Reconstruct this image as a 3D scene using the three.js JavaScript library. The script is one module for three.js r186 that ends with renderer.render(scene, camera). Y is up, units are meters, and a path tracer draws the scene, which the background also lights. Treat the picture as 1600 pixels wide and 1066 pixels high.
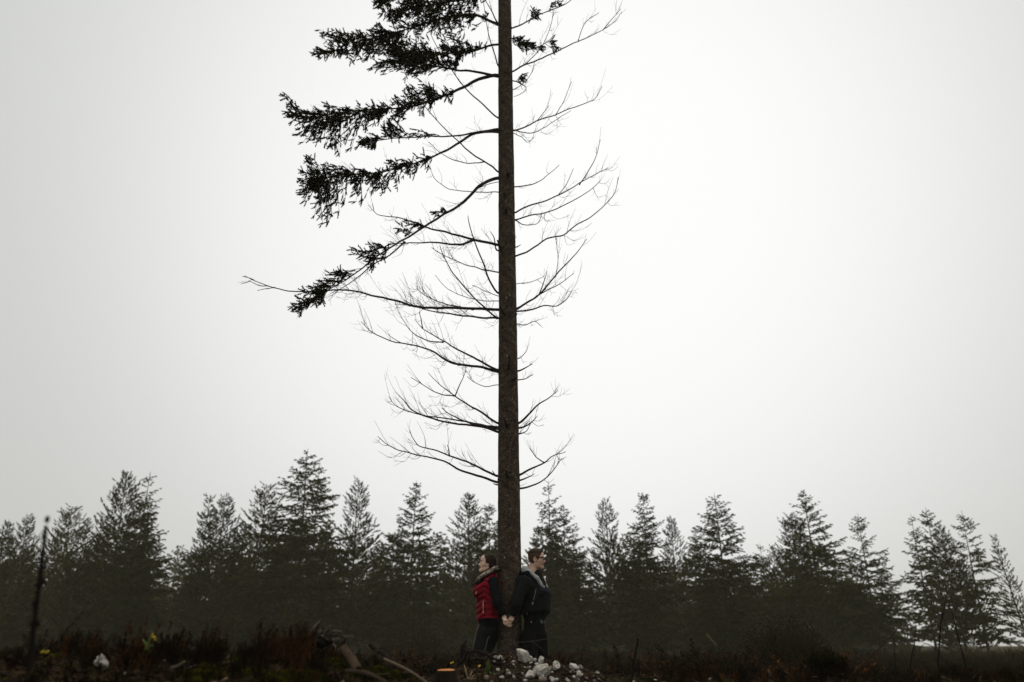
import * as THREE from 'three';
import { ImprovedNoise } from 'three/addons/math/ImprovedNoise.js';
import { mergeGeometries } from 'three/addons/utils/BufferGeometryUtils.js';

// ---------------------------------------------------------------- camera, sky, sun, exposure
const V = (x, y, z) => new THREE.Vector3(x, y, z);
const scene = new THREE.Scene();
const EYE = V(0, 0.78, 9), PITCH = THREE.MathUtils.degToRad(21.5);
const camera = new THREE.PerspectiveCamera(2 * THREE.MathUtils.radToDeg(Math.atan(533 / 1200)), 1.5, 0.05, 1500);
camera.position.copy(EYE); camera.rotation.x = PITCH;
camera.focus = 8.25; camera.userData.fStop = 1.4;
scene.add(camera);

const renderer = new THREE.WebGLRenderer({ antialias: true });
renderer.toneMapping = THREE.LinearToneMapping; renderer.toneMappingExposure = 1.0;
renderer.shadowMap.enabled = true;

const HALO_CENTRE = V(0.09, Math.tan(THREE.MathUtils.degToRad(29)), -1).normalize();      // centre of a vignette-like halo painted into the sky, away from the sun lamp
{
  const W = 512, H = 256, data = new Float32Array(W * H * 4);
  for (let r = 0; r < H; r++) for (let c = 0; c < W; c++) {
    const e = ((r + 0.5) / H - 0.5) * Math.PI, a = ((c + 0.5) / W - 0.5) * 2 * Math.PI;
    const d = V(Math.cos(e) * Math.cos(a), Math.sin(e), Math.cos(e) * Math.sin(a));
    const g = THREE.MathUtils.radToDeg(Math.acos(THREE.MathUtils.clamp(d.dot(HALO_CENTRE), -1, 1)));
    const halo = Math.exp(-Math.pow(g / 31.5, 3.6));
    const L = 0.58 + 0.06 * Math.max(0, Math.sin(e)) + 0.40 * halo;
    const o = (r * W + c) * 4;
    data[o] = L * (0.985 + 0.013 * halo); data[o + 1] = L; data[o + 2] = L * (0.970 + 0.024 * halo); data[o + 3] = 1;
  }
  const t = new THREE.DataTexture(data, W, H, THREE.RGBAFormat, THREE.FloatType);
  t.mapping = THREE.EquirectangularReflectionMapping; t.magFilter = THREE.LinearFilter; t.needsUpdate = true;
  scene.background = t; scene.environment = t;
}
const sun = new THREE.DirectionalLight(0xfff4e6, 1.5);
sun.position.set(1.5, 28, -4); sun.target.position.set(0, 0, 0);
sun.castShadow = true; sun.shadow.radius = 75;
Object.assign(sun.shadow.camera, { left: -50, right: 50, top: 40, bottom: -20, near: 0.1, far: 150 }); sun.shadow.mapSize.set(4096, 4096);
scene.add(sun, sun.target);
scene.fog = new THREE.FogExp2(0xf3efcc, 0.0009);

// ---------------------------------------------------------------- helpers
function rng(seed) { let s = seed >>> 0; const f = () => { s = (s + 0x6d2b79f5) | 0; let t = Math.imul(s ^ (s >>> 15), 1 | s); t = (t + Math.imul(t ^ (t >>> 7), 61 | t)) ^ t; return ((t ^ (t >>> 14)) >>> 0) / 4294967296; }; f.in = (a, b) => a + (b - a) * f(); f.n = () => (f() + f() + f() - 1.5) * 1.2; return f; }
const noise = new ImprovedNoise(), N3 = (x, y, z) => noise.noise(x, y, z);
const fbm = (x, y, z, o = 4) => { let a = 1, s = 0; for (let i = 0; i < o; i++) { s += a * N3(x, y, z); x *= 2.03; y *= 2.03; z *= 2.03; a *= 0.5; } return s; };
const clamp = THREE.MathUtils.clamp, lerp = THREE.MathUtils.lerp, sstep = (a, b, x) => { const t = clamp((x - a) / (b - a), 0, 1); return t * t * (3 - 2 * t); };
// where the line of sight of a place in the photograph (1600 x 1066) meets the upright plane at z
function at(px, py, z) {
  const dx = (px - 800) / 1200, dy = (533 - py) / 1200, c = Math.cos(PITCH), s = Math.sin(PITCH), dz = -c + dy * s, t = (z - EYE.z) / dz;
  return V(EYE.x + dx * t, EYE.y + (s + dy * c) * t, z);
}
function interp(table, x) { if (x <= table[0][0]) return table[0][1]; for (let i = 1; i < table.length; i++) if (x <= table[i][0]) { const [a, b] = [table[i - 1], table[i]]; return lerp(a[1], b[1], (x - a[0]) / (b[0] - a[0])); } return table[table.length - 1][1]; }
function catmull(pts, n) { const c = new THREE.CatmullRomCurve3(pts, false, 'centripetal'); return c.getPoints(n); }

const used = {};
function numbered(n) { used[n] = (used[n] ?? -1) + 1; return used[n] ? n + '_' + String(used[n]).padStart(3, '0') : n; }
function tag(o, label, category, group, kind) { if (label) o.userData.label = label; if (category) o.userData.category = category; if (group) o.userData.group = group; if (kind) o.userData.kind = kind; return o; }
function thing(name, label, category, group, pos = V(0, 0, 0)) { const g = new THREE.Group(); g.name = numbered(name); g.position.copy(pos); scene.add(g); return tag(g, label, category, group); }
function part(name, geo, mat, parent) { const m = new THREE.Mesh(geo, mat); m.name = name; m.castShadow = m.receiveShadow = true; parent.add(m); return m; }
function solo(name, geo, mat, label, category, group, kind) { const m = part(numbered(name), geo, mat, scene); return tag(m, label, category, group, kind); }
function instanced(name, geo, mat, mats, cols, parent) { const m = new THREE.InstancedMesh(geo, mat, mats.length); mats.forEach((x, i) => m.setMatrixAt(i, x)); if (cols) cols.forEach((c, i) => m.setColorAt(i, c)); m.name = name; m.castShadow = m.receiveShadow = true; (parent ?? scene).add(m); return m; }

class MB {                                                    // collects triangles for one mesh
  constructor(colored) { this.p = []; this.n = []; this.uv = []; this.i = []; this.c = colored ? [] : null; this.col = [1, 1, 1]; }
  v(p, n, u = 0, w = 0) { this.p.push(p.x, p.y, p.z); this.n.push(n.x, n.y, n.z); this.uv.push(u, w); if (this.c) this.c.push(...this.col); return this.p.length / 3 - 1; }
  tri(a, b, c) { const n = V(0, 0, 0).crossVectors(b.clone().sub(a), c.clone().sub(a)).normalize(); this.i.push(this.v(a, n), this.v(b, n), this.v(c, n)); }
  blade(a, b, w) { const d = b.clone().sub(a), n = V(0, 0, 0).crossVectors(d, w).normalize(); this.i.push(this.v(a.clone().add(w), n), this.v(b, n), this.v(a.clone().sub(w), n)); }
  leaf(a, b, w) {                                             // a narrow blade from a to b
    const d = b.clone().sub(a), m = a.clone().addScaledVector(d, 0.45);
    const n = V(0, 0, 0).crossVectors(d, w).normalize();
    const k = [this.v(a, n), this.v(m.clone().add(w), n), this.v(b, n), this.v(m.sub(w), n)];
    this.i.push(k[0], k[1], k[2], k[0], k[2], k[3]);
  }
  tube(pts, rad, seg = 6, cap = true) {
    const R = typeof rad === 'function' ? rad : (t) => lerp(rad[0], rad[1], t);
    let side = null, len = 0; const rings = [];
    for (let k = 0; k < pts.length; k++) {
      const t = V(0, 0, 0).subVectors(pts[Math.min(k + 1, pts.length - 1)], pts[Math.max(k - 1, 0)]).normalize();
      if (!side) side = Math.abs(t.y) < 0.9 ? V(0, 1, 0).cross(t).normalize() : V(1, 0, 0).cross(t).normalize();
      side.addScaledVector(t, -side.dot(t)).normalize();
      const up = t.clone().cross(side); if (k) len += pts[k].distanceTo(pts[k - 1]);
      const ring = [];
      for (let s = 0; s <= seg; s++) {
        const a = (s / seg) * Math.PI * 2, n = side.clone().multiplyScalar(Math.cos(a)).addScaledVector(up, Math.sin(a));
        const r = R(k / (pts.length - 1), a); ring.push(this.v(pts[k].clone().addScaledVector(n, r), n, s / seg, len));
      }
      rings.push(ring);
    }
    for (let k = 1; k < rings.length; k++) for (let s = 0; s < seg; s++) { const [a, b, c, d] = [rings[k - 1][s], rings[k - 1][s + 1], rings[k][s + 1], rings[k][s]]; this.i.push(a, b, c, a, c, d); }
    if (cap) for (const [ring, k, f] of [[rings[0], 0, -1], [rings[rings.length - 1], pts.length - 1, 1]]) {
      const t = V(0, 0, 0).subVectors(pts[k], pts[k + (k ? -1 : 1)]).normalize();
      const c = this.v(pts[k], t); const e = ring.map((j) => this.v(V(this.p[3 * j], this.p[3 * j + 1], this.p[3 * j + 2]), t));
      for (let s = 0; s < seg; s++) f > 0 ? this.i.push(c, e[s], e[s + 1]) : this.i.push(c, e[s + 1], e[s]);
    }
    return this;
  }
  geo() {
    const g = new THREE.BufferGeometry();
    g.setAttribute('position', new THREE.Float32BufferAttribute(this.p, 3)); g.setAttribute('normal', new THREE.Float32BufferAttribute(this.n, 3)); g.setAttribute('uv', new THREE.Float32BufferAttribute(this.uv, 2));
    if (this.c) g.setAttribute('color', new THREE.Float32BufferAttribute(this.c, 3));
    g.setIndex(this.i); return g;
  }
}
// smooth surface where a field is zero (inside negative)
function surface(field, lo, hi, cell, color) {
  const nx = Math.ceil((hi.x - lo.x) / cell) + 1, ny = Math.ceil((hi.y - lo.y) / cell) + 1, nz = Math.ceil((hi.z - lo.z) / cell) + 1;
  const val = new Float32Array(nx * ny * nz), id = new Int32Array(nx * ny * nz).fill(-1), I = (x, y, z) => x + nx * (y + ny * z);
  for (let z = 0; z < nz; z++) for (let y = 0; y < ny; y++) for (let x = 0; x < nx; x++) val[I(x, y, z)] = field(lo.x + x * cell, lo.y + y * cell, lo.z + z * cell);
  const P = [], NN = [], C = [], idx = [], e = cell * 0.5;
  for (let z = 0; z < nz - 1; z++) for (let y = 0; y < ny - 1; y++) for (let x = 0; x < nx - 1; x++) {
    let m = 0; const c = []; for (let k = 0; k < 8; k++) { const q = val[I(x + (k & 1), y + ((k >> 1) & 1), z + (k >> 2))]; c.push(q); if (q < 0) m |= 1 << k; }
    if (m === 0 || m === 255) continue;
    let sx = 0, sy = 0, sz = 0, cnt = 0;
    for (let k = 0; k < 8; k++) for (const b of [1, 2, 4]) if (!(k & b)) { const j = k | b; if ((c[k] < 0) !== (c[j] < 0)) { const t = c[k] / (c[k] - c[j]); sx += (k & 1) + (b === 1 ? t : 0); sy += ((k >> 1) & 1) + (b === 2 ? t : 0); sz += (k >> 2) + (b === 4 ? t : 0); cnt++; } }
    const X = lo.x + (x + sx / cnt) * cell, Y = lo.y + (y + sy / cnt) * cell, Z = lo.z + (z + sz / cnt) * cell;
    id[I(x, y, z)] = P.length / 3; P.push(X, Y, Z);
    const n = V(field(X + e, Y, Z) - field(X - e, Y, Z), field(X, Y + e, Z) - field(X, Y - e, Z), field(X, Y, Z + e) - field(X, Y, Z - e)).normalize(); NN.push(n.x, n.y, n.z);
    if (color) C.push(...color(X, Y, Z));
  }
  const quad = (a, b, c, d, flip) => { if (a < 0 || b < 0 || c < 0 || d < 0) return; flip ? idx.push(a, c, b, a, d, c) : idx.push(a, b, c, a, c, d); };
  for (let z = 1; z < nz - 1; z++) for (let y = 1; y < ny - 1; y++) for (let x = 1; x < nx - 1; x++) {
    const a = val[I(x, y, z)] < 0;
    if (a !== val[I(x + 1, y, z)] < 0) quad(id[I(x, y - 1, z - 1)], id[I(x, y, z - 1)], id[I(x, y, z)], id[I(x, y - 1, z)], !a);
    if (a !== val[I(x, y + 1, z)] < 0) quad(id[I(x - 1, y, z - 1)], id[I(x - 1, y, z)], id[I(x, y, z)], id[I(x, y, z - 1)], !a);
    if (a !== val[I(x, y, z + 1)] < 0) quad(id[I(x - 1, y - 1, z)], id[I(x, y - 1, z)], id[I(x, y, z)], id[I(x - 1, y, z)], !a);
  }
  const g = new THREE.BufferGeometry();
  g.setAttribute('position', new THREE.Float32BufferAttribute(P, 3)); g.setAttribute('normal', new THREE.Float32BufferAttribute(NN, 3));
  const uv = []; for (let k = 0; k < P.length; k += 3) uv.push((P[k] + P[k + 2]) * 1, P[k + 1]); g.setAttribute('uv', new THREE.Float32BufferAttribute(uv, 2));
  if (color) g.setAttribute('color', new THREE.Float32BufferAttribute(C, 3));
  g.setIndex(idx); return g;
}
// tiling textures
function texture(n, f, srgb, rx = 1, ry = 1) {
  const d = new Uint8Array(n * n * 4);
  for (let y = 0; y < n; y++) for (let x = 0; x < n; x++) { const c = f(x / n, y / n); for (let k = 0; k < 3; k++) d[(y * n + x) * 4 + k] = clamp(Array.isArray(c) ? c[k] : c, 0, 1) * 255; d[(y * n + x) * 4 + 3] = 255; }
  const t = new THREE.DataTexture(d, n, n); t.wrapS = t.wrapT = THREE.RepeatWrapping; t.magFilter = THREE.LinearFilter; if (srgb) t.colorSpace = THREE.SRGBColorSpace; t.repeat.set(rx, ry); t.needsUpdate = true; return t;
}
const wrapN = (u, v, f, o, s = 0) => { const a = u * 2 * Math.PI, b = v * 2 * Math.PI, q = f / (2 * Math.PI); return fbm(Math.cos(a) * q + s, Math.sin(a) * q + Math.cos(b) * q * 1.3, Math.sin(b) * q * 1.3 + s * 0.7, o); };
const std = (o) => new THREE.MeshPhysicalMaterial({ roughness: 0.95, metalness: 0, specularIntensity: 0.22, ...o });
const lin = (r, g, b) => new THREE.Color().setRGB(r, g, b);
const grainTex = texture(512, (u, v) => 0.5 + 0.35 * wrapN(u, v, 60, 3, 2), false);
const fabricTex = texture(256, (u, v) => 0.5 + 0.25 * Math.sin(u * 256 * 0.8) * Math.sin(v * 256 * 0.8) + 0.3 * wrapN(u, v, 30, 3, 5), false, 6, 6);
const barkBump = texture(1024, (u, v) => { const p = wrapN(u, v, 26, 4, 1), q = wrapN(u, v * 1, 80, 3, 9); return 0.5 + 0.5 * Math.abs(p) + 0.25 * q - 0.25 * sstep(0.12, 0.0, Math.abs(wrapN(u, v, 14, 3, 4))); }, false);
const barkColor = texture(1024, (u, v) => {
  const p = wrapN(u, v, 26, 4, 1), q = wrapN(u, v, 90, 3, 9), l = wrapN(u, v, 150, 2, 21), m = wrapN(u, v, 9, 3, 33);
  let r = 0.285 + 0.10 * p + 0.09 * q + 0.03 * m, g = 0.235 + 0.085 * p + 0.075 * q + 0.035 * m, b = 0.195 + 0.07 * p + 0.065 * q;
  const s = sstep(0.50, 0.62, l + 0.25 * m); return [lerp(r, 0.72, s), lerp(g, 0.72, s), lerp(b, 0.66, s)];        // specks of pale lichen and resin
}, true);
const MAT = {
  bark: std({ map: barkColor, bumpMap: barkBump, bumpScale: 0.02 }),
  limb: std({ color: lin(0.05, 0.038, 0.032), bumpMap: grainTex, bumpScale: 0.004 }),
  twig: std({ color: lin(0.06, 0.045, 0.037) }),
  needle: std({ vertexColors: true, roughness: 1, transmission: 0.5, thickness: 0, specularIntensity: 0.12 }),
  farneedle: std({ vertexColors: true, roughness: 1, transmission: 0.5, thickness: 0, specularIntensity: 0.1 }),
  farbark: std({ color: lin(0.065, 0.052, 0.042), bumpMap: grainTex, bumpScale: 0.01 }),
};
barkBump.repeat.set(1, 1.1); barkColor.repeat.set(1, 1.1);
// ---------------------------------------------------------------- ground
// crest of the heap of brash and flints between the camera and the couple: (x, height of the crest) and (x, z of the crest)
const CREST = [[-9, 0.62], [-3.4, 0.66], [-2.6, 0.69], [-1.9, 0.70], [-1.35, 0.69], [-1.1, 0.66], [-0.8, 0.58], [-0.62, 0.55], [-0.45, 0.62], [-0.3, 0.67], [-0.1, 0.675], [0.3, 0.66], [0.5, 0.61], [0.68, 0.55], [1.2, 0.54], [2, 0.53], [3, 0.52], [9, 0.5]];
const CRESTZ = [[-9, 4.9], [-3, 4.7], [-1.3, 4.2], [-0.6, 3.1], [0, 2.7], [0.7, 2.6], [2, 2.6], [9, 3.0]];
function groundH(x, z) {
  const H = interp(CREST, x), zc = interp(CRESTZ, x), d = z - zc;
  const back = Math.exp(-Math.pow(Math.min(0, d) / 1.15, 2)), front = d > 0 ? 1 - 0.72 * sstep(0, 4.6, d) - 0.10 * d : 1;
  const far = 0.10 * fbm(x * 0.07 + 3, z * 0.07, 1.7, 3) * sstep(-3, -12, z);
  const rough = (0.045 * fbm(x * 1.3, z * 1.3, 0.3, 3) + 0.02 * fbm(x * 6, z * 6, 4.1, 2)) * sstep(-8, 1, z);
  return Math.max(H * back * Math.max(front, 0.15), 0) + rough + far;
}
const groundTex = texture(1024, (u, v) => {
  const a = wrapN(u, v, 14, 4, 3), b = wrapN(u, v, 70, 3, 8), c = wrapN(u, v, 140, 2, 15), m = sstep(0.15, 0.5, wrapN(u, v, 8, 4, 27));
  const k = 0.115 + 0.06 * a + 0.07 * b + 0.06 * c; const s = sstep(0.45, 0.6, c + 0.3 * b);
  return [lerp(lerp(k * 1.12, k * 0.88, m), 0.36, s * 0.6), lerp(lerp(k * 0.82, k * 0.98, m), 0.27, s * 0.6), lerp(lerp(k * 0.52, k * 0.36, m), 0.17, s * 0.6)];
}, true, 0.55, 0.55);
const groundBump = texture(512, (u, v) => 0.5 + 0.4 * wrapN(u, v, 40, 4, 6), false, 0.55, 0.55);
{
  const n = 230, pos = [], uv = [], idx = [];
  for (let j = 0; j <= n; j++) for (let i = 0; i <= n; i++) {
    const u = (i / n) * 2 - 1, v = (j / n) * 2 - 1, x = 7 * u + 20 * u ** 3 + 240 * u ** 9, z = 4 + 5 * v + 14 * v ** 3 + 240 * v ** 9;
    pos.push(x, groundH(x, z), z); uv.push(x, z);
  }
  for (let j = 0; j < n; j++) for (let i = 0; i < n; i++) { const a = j * (n + 1) + i, b = a + 1, c = a + n + 1, d = c + 1; idx.push(a, c, b, b, c, d); }
  const g = new THREE.BufferGeometry(); g.setAttribute('position', new THREE.Float32BufferAttribute(pos, 3)); g.setAttribute('uv', new THREE.Float32BufferAttribute(uv, 2)); g.setIndex(idx); g.computeVertexNormals();
  solo('ground', g, std({ map: groundTex, bumpMap: groundBump, bumpScale: 0.03, roughness: 1, specularIntensity: 0.08 }), 'dark peaty ground of a cleared heath rising to a low ridge before the couple', 'ground', null, 'structure');
}

// ---------------------------------------------------------------- background conifers
const UP = V(0, 1, 0);
function tuft(m, a, dir, len, r, needles, nl, nw, one) {              // a shoot clothed in needles
  const s = Math.abs(dir.y) < 0.9 ? V(0, 1, 0).cross(dir).normalize() : V(1, 0, 0).cross(dir).normalize(), t = dir.clone().cross(s);
  for (let k = 0; k < needles; k++) {
    const q = (k + r()) / needles, an = r() * 6.283, o = s.clone().multiplyScalar(Math.cos(an)).addScaledVector(t, Math.sin(an));
    const p = a.clone().addScaledVector(dir, len * q), tip = p.clone().addScaledVector(o, nl * r.in(0.55, 1) * (1 - 0.35 * q)).addScaledVector(dir, nl * r.in(0.5, 0.9));
    one ? m.blade(p, tip, o.cross(dir).multiplyScalar(nw)) : m.leaf(p, tip, o.cross(dir).multiplyScalar(nw));
  }
}
function greens(r, kind) { const k = r.in(0.65, 1.3); return kind === 'pine' ? [0.150 * k, 0.154 * k, 0.034 * k] : [0.128 * k, 0.142 * k, 0.033 * k]; }
// prototypes 11 m tall, foot at the origin; o.lite: fewer, larger blades for the trees far behind
function conifer(kind, seed, o) {
  const r = rng(seed), H = 11, lean = [r.n() * 0.12, r.n() * 0.12], ax = (y) => V(lean[0] * Math.sin(y / H * 3), y, lean[1] * Math.sin(y / H * 2.5)), lite = o.lite ? 1 : 0;
  const tr = new MB(); const pts = []; for (let k = 0; k <= 14; k++) pts.push(ax(-0.15 + (H + 0.05) * k / 14)); tr.tube(pts, (t) => lerp(o.girth ?? 0.12, 0.010, Math.pow(t, 0.85)), 7);
  const cr = new MB(true), wood = new MB();
  let y = H * (o.clear ?? 0.07);
  while (y < H - 0.3) {
    const t = y / H, n = Math.round(r.in(4, 6)) + (t < 0.6 ? o.extra ?? 0 : 0), reach = (o.width ?? 3.6) * Math.pow(1 - t, o.taper ?? 0.85) * (t < 0.3 ? 0.72 + 0.28 * t / 0.3 : 1) * r.in(0.85, 1.1) + 0.12, a0 = r() * 6.28;
    for (let b = 0; b < n; b++) {
      if (r() < (o.gap ?? 0.08)) continue;
      const an = a0 + (b + r.n() * 0.3) * 6.283 / n, L = reach * r.in(0.66, 1.16), out = V(Math.cos(an), 0, Math.sin(an));
      const rise = kind === 'pine' ? lerp(0.04, 0.72, t) : lerp(-0.30, 0.70, Math.pow(t, 1.6)) + r.n() * 0.08, tipup = kind === 'pine' ? 0.30 : 0.20;
      const base = ax(y + r.n() * 0.2), f = (q) => base.clone().addScaledVector(out, L * q * (kind === 'pine' ? 1 - 0.15 * q : 1)).addScaledVector(UP, L * (rise * q + tipup * q * q * q - (kind === 'pine' ? 0.08 : 0.14) * q * q));
      if (!lite || t < 0.5) wood.tube([0, 0.5, 0.95].map(f), [0.010 + 0.008 * L, 0.004], 3, false);
      cr.col = greens(r, kind); const tone = cr.col;
      const side = V(0, 0, 0).crossVectors(UP, out).normalize();
      const m = Math.max(3, Math.round(L * (o.dense ?? (kind === 'pine' ? 6.5 : 8)) * (lite ? 0.55 : 1)));
      for (let k = 0; k < m; k++) {
        const q = lerp(kind === 'pine' ? 0.3 : 0.15, 1, (k + r()) / m), p = f(q), last = k === m - 1, g = r.in(0.8, 1.25); cr.col = tone.map((c) => c * g);
        if (kind === 'pine') {
          const w = last ? 0 : (k % 2 ? 1 : -1) * r.in(0.25, 1.0), d = out.clone().multiplyScalar(r.in(0.3, 0.8)).addScaledVector(side, w).addScaledVector(UP, r.in(0.3, 1.1) * (0.6 + 0.7 * t)).normalize(), l = r.in(0.16, 0.32) * (0.8 + 0.2 * L) * (lite ? 1.35 : 1);
          tuft(cr, p.addScaledVector(side, w * 0.18 * L), d, l, r, Math.round((lite ? 12 : 24) * (1.05 - 0.4 * t * t)), lite ? 0.20 : 0.13, (lite ? 0.070 : 0.027) * (1.5 - 0.8 * t), 1);
        } else {
          const s = k % 2 ? 1 : -1, sl = clamp(L * 0.36 * Math.sin(Math.PI * clamp(q * 0.85 + 0.12, 0, 1)), 0.12, 0.75) * r.in(0.6, 1.15);
          const d = out.clone().multiplyScalar(r.in(0.5, 0.95)).addScaledVector(side, last ? 0 : s * r.in(0.5, 0.95)).addScaledVector(UP, r.in(-0.95, 0.15) + 0.5 * t).normalize();
          tuft(cr, p, d, sl, r, Math.round((13 + sl * 36) * (lite ? 0.45 : 1) * (1.05 - 0.4 * t * t)), lite ? 0.20 : 0.12, (lite ? 0.075 : 0.028) * (1.5 - 0.8 * t), 1);
        }
      }
    }
    y += (o.step ?? 0.40) * 0.86 * r.in(0.75, 1.25) * (t > 0.75 ? 0.8 : 1) * (lite ? 1.25 : 1);
  }
  cr.col = greens(r, kind); tuft(cr, ax(H - 0.5), UP.clone(), 0.5, r, 16, 0.09, 0.014);
  return { trunk: tr.geo(), boughs: wood.geo(), crown: cr.geo() };
}
const PROTO = {
  S0: conifer('spruce', 11, { width: 3.9, extra: 1 }), S1: conifer('spruce', 12, { width: 3.7 }), S2: conifer('spruce', 13, { width: 4.3, extra: 1, taper: 0.9 }),
  S3: conifer('spruce', 14, { width: 2.6, gap: 0.25, step: 0.48, clear: 0.15 }), S4: conifer('spruce', 15, { width: 3.9, gap: 0.2, step: 0.56, clear: 0.16 }),
  P0: conifer('pine', 21, { width: 3.4, extra: 1, gap: 0.05 }), P1: conifer('pine', 22, { width: 2.7, gap: 0.15, step: 0.42 }), P2: conifer('pine', 23, { width: 3.6, extra: 1, step: 0.36 }),
  P3: conifer('pine', 24, { width: 1.9, gap: 0.25, step: 0.5, clear: 0.18 }),
  S5: conifer('spruce', 16, { width: 3.3, extra: 1, step: 0.36 }), S6: conifer('spruce', 17, { width: 4.6, taper: 1.0, gap: 0.12 }), P4: conifer('pine', 25, { width: 3.0, extra: 1, taper: 0.7 }), P5: conifer('pine', 26, { width: 3.9, step: 0.44, taper: 0.95, extra: 1 }),
  LS: conifer('spruce', 31, { width: 4.0, lite: 1, extra: 1 }), LT: conifer('spruce', 32, { width: 4.4, lite: 1, extra: 1, taper: 0.75 }), LP: conifer('pine', 33, { width: 3.4, lite: 1, extra: 1 }), LQ: conifer('pine', 34, { width: 3.0, lite: 1, extra: 1, gap: 0.12 }),
};
const protoThing = {};
// needles differ from tree to tree: darker bluish green, plain green, yellower green
const TONES = [[0.55, 0.62, 0.66], [1.0, 1.0, 1.0], [1.28, 1.22, 0.85], [0.74, 0.78, 0.72], [1.2, 1.05, 0.88]].map(([r, g, b]) => { const m = MAT.farneedle.clone(); m.color.setRGB(r, g, b); return m; });
let planted = 0;
function plantTree(kind, px, topPy, dist, label, group, widen = 1, lean = 0) {
  const z = EYE.z - dist, top = at(px, topPy, z), foot = V(top.x, groundH(top.x, z) - 0.05, z), name = /P|LQ/.test(kind) ? 'pine_tree' : 'spruce_tree';
  let t = protoThing[kind];
  if (!t) {
    t = protoThing[kind] = new THREE.Group(); const g = PROTO[kind];
    part('trunk', g.trunk, MAT.farbark, t); const c = part('crown', g.crown, MAT.farneedle, t); part('boughs', g.boughs, MAT.farbark, c);
  }
  const o = t.clone(); o.name = numbered(name); scene.add(o);
  const s = (top.y - foot.y) / 11; o.position.copy(foot);
  const vary = widen * (1.12 + 0.14 * Math.sin(px * 0.7 + dist)); if (!lean) lean = 0.022 * Math.sin(px * 1.9 + dist * 0.3); o.scale.set(s * vary, s, s * vary); o.rotation.set(0, (px * 1.37 + dist * 2.1) % 6.283, 0); { o.position.x += Math.sin(lean) * 11 * s; const e = new THREE.Euler(0, 0, lean); const q = new THREE.Quaternion().setFromEuler(e); o.quaternion.premultiply(q); }
  o.traverse((q) => { if (q.name === 'crown') q.material = TONES[(planted * 7 + (planted >> 2)) % 5]; }); planted++;
  return tag(o, label, 'tree', group);
}
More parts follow.
